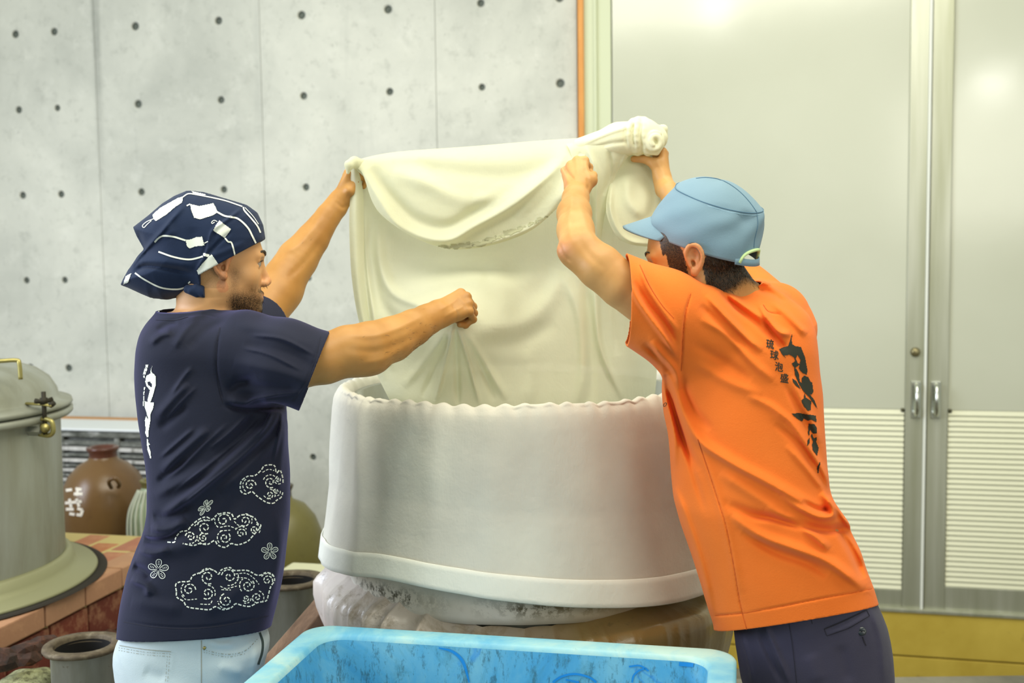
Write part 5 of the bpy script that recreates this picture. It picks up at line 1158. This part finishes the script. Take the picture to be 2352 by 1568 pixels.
# ---- orange T-shirt
S = SDF((.24, 2.14, 1.17), (.86, 2.90, 2.10), .0021)
f, bb = torso2(0); S.put(f, bb[0], bb[1])
S.rc(PW(1700, 735, 2.41), PW(1600, 742, 2.31), .062, .076, .05); S.rc(PW(1720, 735, 2.42), PW(1770, 735, 2.54), .06, .076, .05)
S.rc(PW(1598, 748, 2.30), PW(1520, 716, 2.272), .086, .088, .03); S.rc(PW(1520, 716, 2.272), PW(1400, 672, 2.26), .088, .090, .02)
S.rc(PW(1500, 740, 2.28), PW(1600, 830, 2.34), .060, .075, .04)
S.rc(PW(1772, 735, 2.55), PW(1700, 668, 2.70), .080, .078, .03); S.rc(PW(1790, 720, 2.50), PW(1800, 760, 2.5), .055, .07, .05)
H = hmap(); z8 = lambda P: [(1400+x/1.587, 580+y/1.587) for x, y in P]
for a in [([(215, 420), (245, 520), (275, 600), (330, 690), (440, 765), (560, 830), (680, 895), (800, 962)], 13, .009, .5), ([(200, 440), (230, 560), (270, 680), (330, 800)], 12, -.007, 0), ([(240, 420), (300, 560), (370, 650)], 12, -.004, 0),
          ([(430, 915), (520, 955), (600, 968), (720, 1000), (800, 1012), (870, 1015), (930, 1100), (960, 1200)], 12, -.010, .3), ([(560, 940), (680, 985), (760, 1045), (800, 1085)], 11, .007, .3), ([(440, 955), (540, 1030), (660, 1075), (780, 1120), (870, 1180), (930, 1230)], 13, .008, .4), ([(480, 1010), (600, 1085), (720, 1130), (800, 1180)], 13, -.006, 0),
          ([(620, 880), (700, 935), (770, 965), (815, 955), (800, 910), (770, 870)], 10, .008, .4), ([(700, 905), (760, 935), (800, 930)], 8, -.006, 0), ([(790, 885), (850, 960), (900, 1040), (935, 1130)], 10, .006, .3), ([(830, 1000), (880, 1080), (930, 1190)], 11, -.008, 0),
          ([(400, 800), (520, 880), (640, 960)], 16, .004, .2), ([(570, 540), (660, 620), (730, 720), (780, 800), (800, 860)], 9, .0045, .3), ([(600, 620), (690, 700), (750, 790)], 9, -.0035, 0), ([(640, 700), (720, 790), (790, 880)], 9, .003, .3), ([(500, 520), (580, 560), (640, 620)], 10, .003, 0),
          ([(330, 240), (430, 300), (520, 400), (600, 470)], 12, .0045, .3), ([(300, 330), (420, 400), (520, 470)], 14, -.003, 0), ([(310, 400), (430, 470), (560, 520)], 14, .003, 0), ([(350, 150), (420, 230), (500, 310), (560, 360)], 10, .006, .3), ([(330, 190), (400, 260), (480, 340)], 10, -.004, 0),
          ([(400, 140), (460, 200), (540, 260), (610, 330)], 9, -.005, 0), ([(430, 150), (500, 200), (570, 250)], 9, .005, .3), ([(545, 190), (580, 250), (620, 290), (660, 300)], 9, .008, .4), ([(560, 240), (600, 300), (640, 350)], 9, -.007, 0), ([(590, 180), (640, 220), (690, 270), (720, 300)], 10, .004, 0),
          ([(296, 150), (277, 220), (268, 300), (262, 430)], 3, -.003, 0), ([(60, 60), (90, 150), (140, 230), (200, 310), (245, 380)], 9, .008, .5), ([(85, 100), (140, 190), (200, 260), (240, 330)], 9, -.006, 0), ([(110, 45), (140, 130), (200, 220), (250, 290)], 8, .004, .3), ([(150, 320), (190, 380), (235, 430), (262, 500)], 10, .007, .3), ([(120, 330), (200, 400), (245, 470)], 9, -.005, 0),
          ([(190, 420), (205, 520), (235, 650), (240, 780)], 8, .004, .3), ([(225, 480), (250, 600), (300, 780), (350, 950)], 9, -.003, 0), ([(235, 850), (285, 980), (340, 1150), (380, 1330)], 10, .004, 0), ([(330, 700), (390, 880), (440, 1080), (480, 1250)], 14, .003, .3),
          ([(497, 1312), (620, 1290), (760, 1262), (880, 1240), (965, 1222)], 2.5, -.0016, 0), ([(385, 1322), (440, 1318), (497, 1312)], 2.5, -.0016, 0), ([(322, 680), (385, 870), (430, 1020), (475, 1270), (500, 1372)], 2.5, -.0016, 0), ([(560, 190), (580, 215), (625, 225)], 2.5, -.0016, 0),
          ([(660, 450), (700, 540), (740, 620), (765, 700)], 9, .004, .3), ([(640, 480), (690, 580), (730, 660)], 8, -.003, 0), ([(520, 100), (560, 110), (620, 140), (660, 165)], 8, .004, 0), ([(530, 130), (590, 150), (640, 180)], 7, -.004, 0)]: crease(H, z8(a[0]), a[1]*.82, a[2], a[3])
H *= 1.7; relief(S, H); wn(S, .0011, 36, seed=5)
shell(S, .0042)
cut(S, *plane_px((1650, 1447, 2.38), (1800, 1433, 2.22), (2012, 1386, 2.38), down=True), box=((-1., 1.8, 1.0), (2., 3.2, 1.42)))
pm = PW(1429, 688, 2.26); nrm_ = np.array([-1., .30, .02]); cut(S, pm, nrm_, box=((-.2, 2.1, 1.7), (PW(1540, 700, 2.27)[0], 2.37, 2.2)))
p0 = PW(1700, 668, 2.70); cut(S, p0, p0-PW(1772, 735, 2.55), box=((-.2, 2.60, 1.8), (PW(1760, 700, 2.6)[0], 2.9, 2.2)))
S.rc(PW(1635, 590, 2.33), PW(1692, 690, 2.40), .058, .066, .0, 'sub'); S.ell(PW(1682, 662, 2.395), (.072, .068, .034), 0, np.array([[.96, 0, -.28], [0, 1, 0], [.28, 0, .96]]), 'sub')
sv, st, sq = S.mesh(); shirt2 = mk('shirt', sv, (st, sq), ORANGE, m2, world=True); del S
Lo = Lay(shirt2); z6 = lambda P: [(1700+x/4.127, 740+y/4.127) for x, y in P]
v, f = Lo.poly([z6(p_) for p_ in ([(492, 100), (487, 160), (490, 205), (520, 225), (575, 235), (592, 280), (612, 330), (635, 450), (630, 497), (590, 480), (556, 440), (560, 402), (520, 432), (500, 412), (470, 372), (405, 315), (368, 255), (420, 235), (455, 225), (470, 180)],
                                  [(510, 420), (540, 455), (555, 490), (562, 560), (585, 575), (580, 530), (605, 505), (645, 520), (662, 560), (680, 572), (692, 660), (672, 686), (655, 680), (700, 735), (732, 822), (705, 785), (650, 705), (600, 655), (560, 592), (520, 500)],
                                  [(490, 530), (530, 558), (572, 632), (530, 605), (500, 565)], [(608, 668), (620, 712), (672, 747), (665, 832), (640, 838), (600, 790), (578, 740), (600, 722)],
                                  [(485, 866), (560, 858), (715, 885), (722, 947), (680, 925), (640, 927), (602, 908), (586, 942), (530, 905)], [(650, 958), (700, 965), (725, 1000), (726, 1052), (690, 1052), (660, 1012), (650, 1080), (640, 1050)],
                                  [(680, 1050), (695, 1100), (725, 1085), (724, 1110), (718, 1130), (742, 1190), (726, 1262), (685, 1210), (680, 1160), (690, 1130), (668, 1080)], [(655, 1090), (656, 1140), (638, 1168), (638, 1120)], [(752, 1325), (758, 1330), (748, 1390), (738, 1430), (731, 1425), (728, 1380), (740, 1350)])],
               holes=[z6([(415, 313), (470, 308), (508, 330), (522, 365), (487, 392), (440, 350)]), z6([(540, 308), (570, 350), (566, 392), (545, 388), (525, 345)])], step=1.2)
Lo.build('calligraphy_print', v, f, BLACKP)
parts = [Lo.text(c, (o[0]+dx_, o[1]+dy_), (w_, 3), (0, -23)) for dx_, dy_ in ((0, 0), (.9, .3), (.4, .8)) for c, o, w_, sx in (('琉', (1759, 797), 18, 0), ('球', (1768, 822), 20, 0), ('泡', (1779, 849), 19, 0), ('盛', (1791, 875), 20, 0))]
Lo.build('character_print', *jn(parts), BLACKP)
Lo.build('letter_print', *Lo.text('KO', (1516, 937), (10.5, -3.5), (2, -13)), BLACKP)
ORD = M('orange_seam', (196, 84, 20), .9).m
for p_, w_ in ((z8([(296, 150), (277, 220), (268, 300), (262, 430)]), 1.4), (z8([(322, 680), (385, 870), (430, 1020), (475, 1270), (500, 1372)]), 1.4), (z8([(497, 1312), (620, 1290), (760, 1262), (880, 1240), (968, 1222)]), 1.2), (z8([(385, 1322), (440, 1318), (497, 1312)]), 1.2), (z8([(560, 190), (580, 215), (625, 225)]), 1.1), (z8([(110, 45), (145, 120), (190, 190), (235, 240)]), 1.2)):
    v, f = Lo.stroke(p_, w_, 4); Lo.build('seam', v, f, ORD)
# ---- trousers
J2 = [(1340, 1712, 1985), (1370, 1700, 2000), (1400, 1692, 2015), (1430, 1690, 2028), (1460, 1691, 2036), (1490, 1694, 2041), (1530, 1700, 2043), (1568, 1706, 2043), (1640, 1730, 2035), (1700, 1750, 2020)]
J = SDF((.30, 2.08, PLAT+.03), (.98, 2.72, 1.40), .0036); f, bb = torso_fn(J2, 2.385, .155, 0, 2.3); J.put(f, bb[0], bb[1]); hip = PW(1870, 1640, 2.385)
for dy, dx in ((-.08, .0), (.085, .10)): J.chain([((hip[0]+dx*.5, 2.385+dy, 1.04), .095), ((hip[0]+dx+.01, 2.385+dy*1.2, .80), .078), ((hip[0]+dx+.06, 2.385+dy*1.3, PLAT+.10), .070)], .03)
H = hmap()
for a in (([(1752, 1430), (1775, 1480), (1812, 1568)], 6, .007, .6), ([(1740, 1440), (1765, 1500), (1798, 1568)], 7, -.006, 0), ([(1700, 1450), (1718, 1510), (1728, 1568)], 5, .005, .5), ([(1893, 1447), (1940, 1428), (1990, 1402)], 3, -.004, 0), ([(1898, 1457), (1945, 1440), (1996, 1412)], 3, .0022, 0), ([(2000, 1400), (2022, 1470), (2030, 1568)], 8, .004, .3), ([(1860, 1500), (1880, 1568)], 18, .003, 0), ([(1930, 1480), (1950, 1568)], 14, -.003, 0)): crease(H, *a)
relief(J, H); wn(J, .0012, 28, seed=6); J.a = np.maximum(J.a, (PLAT+.075-J.ax(2)))
p, t, q = J.mesh(); trous = mk('trousers', p, (t, q), SLACK, m2, world=True); del J
Lt = Lay(trous); DSE = M('dark_seam', (34, 32, 44), .9).m
v, f = jn([Lt.stroke([(1893, 1444), (1940, 1424), (1990, 1400)], 2.4, 3), Lt.stroke([(1893, 1444), (1899, 1460), (1950, 1442), (1997, 1414), (1990, 1400)], 1.4, 3, None, False), Lt.stroke([(1812, 1428), (1820, 1480), (1830, 1568)], 1.2, 3), Lt.stroke([(1860, 1410), (1866, 1432)], 1.2, 3)]); Lt.build('pocket_welt', v, f, DSE)
v, f = Lt.poly([[(1979+8*math.cos(t_), 1449+11*math.sin(t_)) for t_ in np.linspace(0, 6.28, 18)]], step=1.2); h = Lt.hit(1979, 1449)
if h:
    nn = (Lt.c-h).normalized(); bt = tube('pocket_button', [h, h+nn*.0015, h+nn*.0032, h+nn*.0030], np.array([.0085, .0092, .0080, .006]), M('dark_button', (44, 50, 56), .25).m, trous, 20)
    tube('thread', [h+nn*.0034+Vector((-.003, 0, 0)), h+nn*.004, h+nn*.0034+Vector((.003, 0, 0))], .0006, DSE, bt, 6); v, f = Lt.stroke([(1981, 1462), (1985, 1474), (1989, 1482)], 2.2, 2); Lt.build('buttonhole', v, f, DSE)
for dy, dx in ((-.08, .0), (.085, .10)): boot(hip[0]+dx+.06, 2.385+dy*1.3, -1, .2, m2, SHOE)

# ---- light blue cap
cap = thing('cap_tmp', None, None); bpy.data.objects.remove(cap)
def ring(fx, fy, bx, by_, lat, Yc, drop, skew=.0):
    """one hoop of the cap: front px, back px, half width, how much lower the near side sits"""
    ca = Rm2[0]; F = PW(fx, fy, Yc+.024); Bk = PW(bx, by_, Yc-.024); C = (F+Bk)/2; Aa = (F-Bk)/2; l = np.array([-Rm2[0][1]*0-.26, -.965, 0.]); l = l/np.linalg.norm(l); Bb = l*lat+np.array([0, 0, -drop]); return C, Aa, Bb
RG = [(1499, 529, 1743, 603, .088, 2.335, .016), (1494, 505, 1750, 560, .092, 2.335, .018), (1508, 478, 1755, 525, .093, 2.335, .021), (1528, 450, 1755, 500, .0905, 2.337, .023), (1552, 424, 1751, 482, .085, 2.34, .022)]
NT = 120; th = np.linspace(0, 2*math.pi, NT, endpoint=False); P = []
def dense(R, m):
    R = np.array(R, float); t = np.linspace(0, len(R)-1, m); k = np.arange(len(R)); Pp = smooth_path(R, 8); tt = np.linspace(0, len(R)-1, len(Pp)); return [[np.interp(x, tt, Pp[:, c]) for c in range(7)] for x in t]
def arch(a):
    d = (a-math.pi*.90+math.pi) % (2*math.pi)-math.pi; return max(0, 1-(d/.50)**2)**.5 if abs(d) < .50 else 0
D_ = dense(RG, 26)
for k, R in enumerate(D_):
    C, Aa, Bb = ring(*R); row = []
    for a in th:
        p_ = C+Aa*math.cos(a)+Bb*math.sin(a); u_ = k/25
        p_ = p_+np.array([0, 0, 1])*(.030*arch(a)*(1-u_)**4)
        p_ = p_*1.0; n_ = p_-C; n_[2] = 0; n_ /= np.linalg.norm(n_)+1e-9
        wr = .0016*math.sin(a*3+u_*6)+.0012*math.sin(a*7-u_*9+1)-.007*math.exp(-((a-2.35)/.22)**2-((u_-.85)/.25)**2)-.004*math.exp(-((a-1.9)/.5)**2-((u_-.45)/.2)**2)
        row.append(p_+n_*wr)
    P.append(row)
C, Aa, Bb = ring(*RG[-1]); up_ = np.cross(Aa, Bb); up_ = up_/np.linalg.norm(up_); up_ = up_ if up_[2] > 0 else -up_
seamring = [np.array(r_) for r_ in P[-1]]
for k in range(1, 15):
    t_ = k/14; s_ = math.cos(t_*math.pi/2)*.0+(1-t_**1.0); rise = .034*(1-(1-t_)**2.2); row = []
    for a in th:
        row.append(C+(Aa*math.cos(a)+Bb*math.sin(a))*(s_+.002)+up_*(rise+.0015*math.sin(3*a+2)*t_*(1-t_)*4)+np.array([-.004, 0, .004])*t_)
    P.append(row)
crown = grid_obj('cap', P, CAPB, body2)
crown.modifiers.new('s', 'SOLIDIFY').thickness = .0025
CSE = M('cap_seam', (82, 116, 140), .9).m; CST = M('cap_stitch', (164, 200, 222), .8).m
off = lambda q, n_=.0008: q+(q-C)/np.linalg.norm(q-C)*n_
sr = [off(q) for q in seamring]+[off(seamring[0])]; tube('seam', sr, .0009, CSE, crown, 6, world=True)
tube('stitching', [q+np.array([0, 0, -.0042])+(q-C)/np.linalg.norm(q-C)*.0012 for q in sr], .0005, CST, crown, 5, world=True)
ib = int(NT*.86*.5)                            # rear seam, near side of the back
tube('seam', [off(np.array(P[k][ib]), .0006) for k in range(3, 26)], .0008, CSE, crown, 6, world=True)
tube('seam', [off(np.array(P[k][ib])) for k in range(25, 39)]+[off(np.array(P[k][2])) for k in range(38, 30, -1)], .0009, CSE, crown, 6, world=True)
# arched opening: lime trim, and the strap below it
al = [j for j, a in enumerate(th) if arch(a) > 0]; al = [al[0]-1]+al+[al[-1]+1]
LIME = M('pale_lime_trim', (196, 222, 160), .8).m
tube('opening_trim', [off(np.array(P[0][j]), .001)+np.array([0, 0, .001]) for j in al], .0036, LIME, crown, 8, world=True)
C0_, A0_, B0_ = ring(*RG[0]); sp_ = []
for zz in (.0, .0075, .015):
    sp_.append([C0_+(A0_*math.cos(a)+B0_*math.sin(a))*1.015+np.array([0, 0, zz-.004]) for a in np.linspace(th[al[0]]-.10, th[al[-1]]+.08, 30)])
so = grid_obj('rear_strap', sp_, CAPB, crown, wrap=False); so.modifiers.new('s', 'SOLIDIFY').thickness = .003
# inside of the opening shows hair
# brim
br = []; C1, A1, B1 = ring(*RG[0]); fwd = A1/np.linalg.norm(A1)
for k in range(11):
    t_ = k/10; row = []
    for a in np.linspace(-.80, .80, 41):
        root = C1+(A1*math.cos(a)+B1*math.sin(a))*1.005; ln_ = .066*(max(0, math.cos(a*1.92)))**.55
        zc_ = .030*math.cos(a*1.6)*(1-.25*t_)-.003-.012*t_*math.cos(a)**2
        row.append(root+np.array([fwd[0], fwd[1], 0])*ln_*t_+np.array([0, 0, zc_-.012*(a/1.05)**2*0]))
    br.append(row)
brim = grid_obj('brim', br, CAPB, crown, wrap=False); brim.modifiers.new('s', 'SOLIDIFY').thickness = .0035
# ================================================================== THE STEAMING CLOTH HELD BETWEEN THEM
cl0 = PW(1150, 900, 2.95); cloth = thing('steaming_cloth', 'large cream steaming cloth held up by both men, hanging down into the vat', 'cloth', tuple(cl0))
def sheet(name, rows, nu, nv, H=None, amp=1., mat=GAUZE, push=0., noise_=.0):
    """rows of (px, py, depth) control points, smoothly interpolated, then relieved by the crease map"""
    R = [smooth_path(r_, 12) for r_ in rows]; t = np.linspace(0, 1, nu)
    def rs(Q, n):
        L = np.linspace(0, 1, len(Q)); tt = np.linspace(0, 1, n); return np.stack([np.interp(tt, L, Q[:, c]) for c in range(Q.shape[1])], 1)
    R = np.array([rs(q, nu) for q in R]); out = np.stack([rs(smooth_path(R[:, i], 12), nv) for i in range(nu)], 1)
    Y = out[..., 2]
    if H is not None:
        y, x = out[..., 1]/HS, out[..., 0]/HS; x = np.clip(x, 0, H.shape[1]-2); y = np.clip(y, 0, H.shape[0]-2); i, j = x.astype(int), y.astype(int); fx, fy = x-i, y-j
        Y = Y-amp*(H[j, i]*(1-fx)*(1-fy)+H[j, i+1]*fx*(1-fy)+H[j+1, i]*(1-fx)*fy+H[j+1, i+1]*fx*fy)
    Pw = Wn(out[..., 0], out[..., 1], Y+push)
    return grid_obj(name, Pw, mat, cloth, wrap=False)
# main hanging sheet
H = hmap()
for a in (([(1040, 752), (1025, 820), (1000, 920)], 5, .022, .3), ([(1050, 752), (1075, 830), (1100, 925)], 4, .018, .3), ([(1058, 750), (1090, 800), (1130, 860), (1165, 920)], 9, .014, 0), ([(1035, 755), (990, 810), (925, 890)], 10, .014, 0), ([(1046, 756), (1050, 840), (1052, 930)], 6, -.016, 0), ([(1030, 760), (1005, 830), (970, 915)], 8, -.012, 0), ([(1065, 760), (1110, 850), (1135, 925)], 7, -.010, 0),
          ([(870, 500), (872, 600), (900, 670), (960, 700), (1010, 712)], 12, .016, .4), ([(850, 520), (850, 600), (880, 700), (940, 760)], 14, -.014, 0), ([(835, 470), (842, 600), (862, 760), (885, 880)], 8, .014, .3), ([(815, 480), (828, 620), (846, 760)], 6, .010, .3), ([(830, 480), (838, 620), (855, 760)], 5, -.008, 0),
          ([(1100, 760), (1200, 740), (1260, 690), (1290, 620)], 22, .014, 0), ([(1090, 790), (1190, 785), (1280, 740)], 20, -.010, 0), ([(1290, 620), (1330, 720), (1340, 840), (1330, 930)], 14, .014, .3), ([(1345, 640), (1355, 760), (1360, 930)], 10, -.012, 0), ([(1370, 560), (1368, 680), (1380, 800), (1432, 920)], 8, .018, .3),
          ([(1395, 600), (1400, 720), (1420, 820)], 14, -.010, 0), ([(1440, 600), (1450, 740), (1470, 880)], 14, .010, 0), ([(1130, 600), (1160, 680), (1140, 760)], 24, .008, 0), ([(1210, 800), (1220, 860), (1215, 930)], 16, .006, 0), ([(1060, 640), (1160, 655), (1260, 620)], 26, .010, 0)): crease(H, *a)
main = sheet('hanging_sheet', [[(797, 382, 2.905), (900, 352, 2.90), (1080, 338, 2.90), (1250, 324, 2.90), (1380, 330, 2.90), (1500, 330, 2.97)],
                               [(803, 480, 2.91), (900, 470, 2.93), (1080, 470, 2.94), (1250, 460, 2.94), (1380, 430, 2.93), (1508, 420, 3.0)],
                               [(808, 600, 2.90), (900, 600, 2.93), (1080, 600, 2.92), (1250, 600, 2.94), (1380, 570, 2.93), (1522, 560, 3.02)],
                               [(826, 735, 2.89), (910, 740, 2.84), (1042, 745, 2.665), (1220, 740, 2.86), (1390, 730, 2.93), (1520, 720, 3.05)],
                               [(862, 850, 2.88), (930, 850, 2.82), (1048, 850, 2.74), (1220, 850, 2.84), (1400, 850, 2.92), (1510, 830, 3.05)],
                               [(900, 930, 2.86), (950, 940, 2.80), (1050, 950, 2.76), (1220, 960, 2.82), (1400, 960, 2.90), (1505, 900, 3.08)],
                               [(930, 1010, 2.90), (980, 1040, 2.86), (1060, 1060, 2.83), (1220, 1070, 2.86), (1380, 1060, 2.92), (1490, 980, 3.10)]], 300, 300, H)
# front flap folded over the top edge: swag with a soft rolled hem
H = hmap()
for a in (([(825, 375), (860, 440), (905, 510), (960, 545), (1030, 552), (1090, 520), (1180, 470), (1250, 410), (1290, 370)], 11, .020, .4), ([(850, 380), (900, 450), (960, 505), (1030, 520), (1100, 480), (1190, 430)], 14, -.014, 0), ([(900, 390), (980, 420), (1080, 460), (1180, 450), (1260, 400)], 20, .014, 0),
          ([(860, 370), (960, 380), (1080, 400), (1200, 400), (1300, 360)], 20, -.008, 0), ([(880, 490), (950, 560), (1040, 575), (1130, 560), (1230, 520), (1290, 470)], 8, .014, .3), ([(960, 360), (1040, 440), (1110, 470)], 18, -.006, 0), ([(1300, 350), (1250, 430), (1180, 500)], 16, .010, 0)): crease(H, *a)
flap = sheet('folded_flap', [[(800, 372, 2.90), (900, 350, 2.895), (1080, 336, 2.895), (1250, 322, 2.895), (1345, 316, 2.89)],
                             [(803, 380, 2.875), (900, 375, 2.865), (1080, 375, 2.86), (1240, 365, 2.86), (1345, 345, 2.85)],
                             [(818, 385, 2.87), (900, 440, 2.85), (1060, 460, 2.84), (1220, 430, 2.84), (1335, 385, 2.83)],
                             [(826, 388, 2.87), (890, 485, 2.85), (1040, 545, 2.84), (1210, 505, 2.83), (1320, 420, 2.80)],
                             [(830, 392, 2.875), (880, 497, 2.865), (1030, 570, 2.86), (1200, 538, 2.85), (1310, 450, 2.82)],
                             [(834, 396, 2.89), (884, 494, 2.885), (1030, 566, 2.885), (1200, 534, 2.875), (1310, 446, 2.86)]], 260, 160, H)
STN = M('mold_stain', (176, 176, 140), .9).m
# grey-green stains along the flap's lower edge
Lf = Lay(flap); Lf.eps = .0012; st_ = random.Random(5); parts = []
for k in range(120):
    t_ = st_.random(); x = 1000+280*t_; y = 571-4*t_*8-62*max(0, t_-.35)**1.2*1.4+st_.gauss(0, 2.2)
    r_ = abs(st_.gauss(0, 1.8))+.8+1.6*math.exp(-((t_-.42)/.04)**2)
    parts.append(Lf.poly([[(x+r_*2.2*math.cos(q)*st_.uniform(.7, 1.2), y+r_*math.sin(q)*st_.uniform(.7, 1.2)) for q in np.linspace(0, 6.28, 9)]], step=1.5))
Lf.build('stain_marks', *jn(parts), STN)
# bundle at the top right: gathered neck running into twisted wraps and a coiled end
Bn = SDF((PW(1270, 300, 2.9)[0], 2.74, PW(1400, 520, 2.9)[2]), (PW(1560, 300, 3.)[0], 3.08, PW(1400, 240, 2.9)[2]), .0022)
Bn.rc(PW(1335, 336, 2.875), PW(1420, 318, 2.875), rp(20, 2.9), rp(32, 2.9), .02); Bn.rc(PW(1420, 318, 2.875), PW(1478, 312, 2.88), rp(33, 2.9), rp(38, 2.9), .02); Bn.rc(PW(1478, 314, 2.885), PW(1505, 318, 2.89), rp(38, 2.9), rp(28, 2.9), .015)
def torus(c, ax, R, r, k, squash=1.):
    ax = np.array(ax)/np.linalg.norm(ax); a = np.cross(ax, [0, 0, 1.]); a /= np.linalg.norm(a); b = np.cross(ax, a); P_ = [c+R*(a*math.cos(t)+squash*b*math.sin(t)) for t in np.linspace(0, 2*math.pi, 19)]
    for i in range(18): Bn.rc(P_[i], P_[i+1], r, r, k)
axd = np.array([.9, -.25, .12])
for (x, y, R, r, t_) in ((1448, 314, .040, .0075, -.3), (1466, 313, .0425, .008, -.15), (1484, 316, .0415, .0075, .0)): torus(PW(x, y, 2.88), axd+np.array([0, 0, t_]), R, r, .006)
Bn.rc(PW(1462, 282, 2.88), PW(1478, 276, 2.88), .012, .009, .008); Bn.rc(PW(1506, 300, 2.9), PW(1524, 297, 2.92), .016, .010, .010); Bn.rc(PW(1522, 296, 2.92), PW(1526, 316, 2.925), .011, .010, .008)
cc = PW(1503, 326, 2.845); sp3 = [cc+np.array([(.022-.0125*t)*math.cos(6.283*1.5*t+1.), -.006-.008*t, (.024-.013*t)*math.sin(6.283*1.5*t+1.)]) for t in np.linspace(0, 1, 30)]
for i in range(29): Bn.rc(sp3[i], sp3[i+1], .0062, .0062, .003)
Bn.ell(cc+np.array([0, .012, 0]), (.028, .018, .030), .01); Bn.rc(PW(1490, 345, 2.86), PW(1508, 350, 2.86), .010, .008, .006)
Bn.rc(PW(1385, 340, 2.87), PW(1440, 333, 2.872), .020, .022, .02)
H = hmap()
for a in (([(1340, 330), (1400, 305), (1450, 290)], 5, .004, .3), ([(1350, 345), (1400, 330), (1445, 325)], 5, -.004, 0), ([(1440, 285), (1436, 310), (1442, 345)], 3, -.004, 0), ([(1456, 280), (1452, 310), (1460, 345)], 3, -.005, 0), ([(1475, 280), (1470, 310), (1478, 345)], 3, -.004, 0)): crease(H, *a)
relief(Bn, H)
p, t, q = Bn.mesh(); mk('twisted_bundle', p, (t, q), clothm('bundle_cotton', (236, 235, 206), (229, 228, 196), .25), cloth, world=True)
# gathered drape falling from the bundle past the near fist
H = hmap()
for a in (([(1345, 330), (1370, 400), (1370, 480), (1372, 560)], 6, .012, .3), ([(1400, 345), (1400, 400), (1385, 450)], 6, -.010, 0), ([(1440, 350), (1410, 420), (1385, 500)], 5, .010, .3), ([(1330, 345), (1350, 420), (1358, 500), (1366, 580)], 5, -.008, 0)): crease(H, *a)
sheet('gathered_drape', [[(1300, 330, 2.87), (1345, 320, 2.862), (1400, 312, 2.852), (1450, 318, 2.85), (1462, 330, 2.86)], [(1310, 350, 2.85), (1345, 350, 2.845), (1390, 350, 2.845), (1430, 350, 2.855), (1448, 352, 2.87)], [(1330, 420, 2.84), (1350, 420, 2.84), (1378, 420, 2.85), (1400, 412, 2.87), (1412, 408, 2.89)],
                         [(1340, 500, 2.87), (1355, 500, 2.87), (1370, 500, 2.875), (1384, 495, 2.89), (1390, 490, 2.90)], [(1352, 580, 2.89), (1360, 580, 2.89), (1368, 580, 2.89), (1374, 575, 2.90), (1378, 570, 2.91)]], 80, 120, H)
# second layer on the right with its looped hem
H = hmap()
for a in (([(1405, 420), (1402, 480), (1420, 530), (1450, 555), (1505, 562)], 6, .014, .3), ([(1440, 400), (1445, 460), (1480, 500)], 14, .012, 0), ([(1470, 400), (1500, 450), (1490, 510)], 12, -.010, 0)): crease(H, *a)
sheet('looped_layer', [[(1440, 345, 2.915), (1470, 345, 2.915), (1496, 345, 2.92)], [(1405, 410, 2.89), (1460, 410, 2.895), (1508, 410, 2.91)], [(1392, 480, 2.86), (1455, 480, 2.865), (1524, 480, 2.89)], [(1408, 530, 2.855), (1455, 545, 2.86), (1524, 552, 2.89)], [(1425, 552, 2.865), (1460, 563, 2.87), (1524, 568, 2.90)], [(1425, 550, 2.88), (1460, 560, 2.885), (1524, 566, 2.915)]], 90, 110, H)
# left selvage: a narrow turned strip hanging from the hand
sheet('selvage', [[(800, 380, 2.895), (812, 378, 2.885), (822, 384, 2.89)], [(804, 440, 2.895), (818, 440, 2.885), (834, 440, 2.90)], [(802, 520, 2.89), (818, 520, 2.88), (836, 520, 2.90)], [(808, 640, 2.88), (822, 640, 2.87), (838, 640, 2.89)], [(826, 745, 2.87), (838, 745, 2.86), (852, 745, 2.88)], [(858, 840, 2.85), (868, 840, 2.84), (880, 840, 2.86)]], 24, 160)
# corner pinched over the left man's thumb
Ck = SDF((PW(780, 380, 2.9)[0], 2.80, PW(800, 425, 2.9)[2]), (PW(850, 380, 2.9)[0], 2.97, PW(800, 350, 2.9)[2]), .002)
Ck.rc(PW(799, 396, 2.862), PW(802, 378, 2.858), rp(4, 2.9), rp(9, 2.9), .006); Ck.rc(PW(802, 379, 2.86), PW(814, 372, 2.87), rp(10, 2.9), rp(11, 2.9), .008); Ck.rc(PW(814, 372, 2.87), PW(836, 374, 2.895), rp(11, 2.9), rp(8, 2.9), .008); Ck.rc(PW(814, 372, 2.87), PW(836, 398, 2.885), rp(9, 2.9), rp(6, 2.9), .008)
p, t, q = Ck.mesh(); mk('pinched_corner', p, (t, q), GAUZE, cloth, world=True)
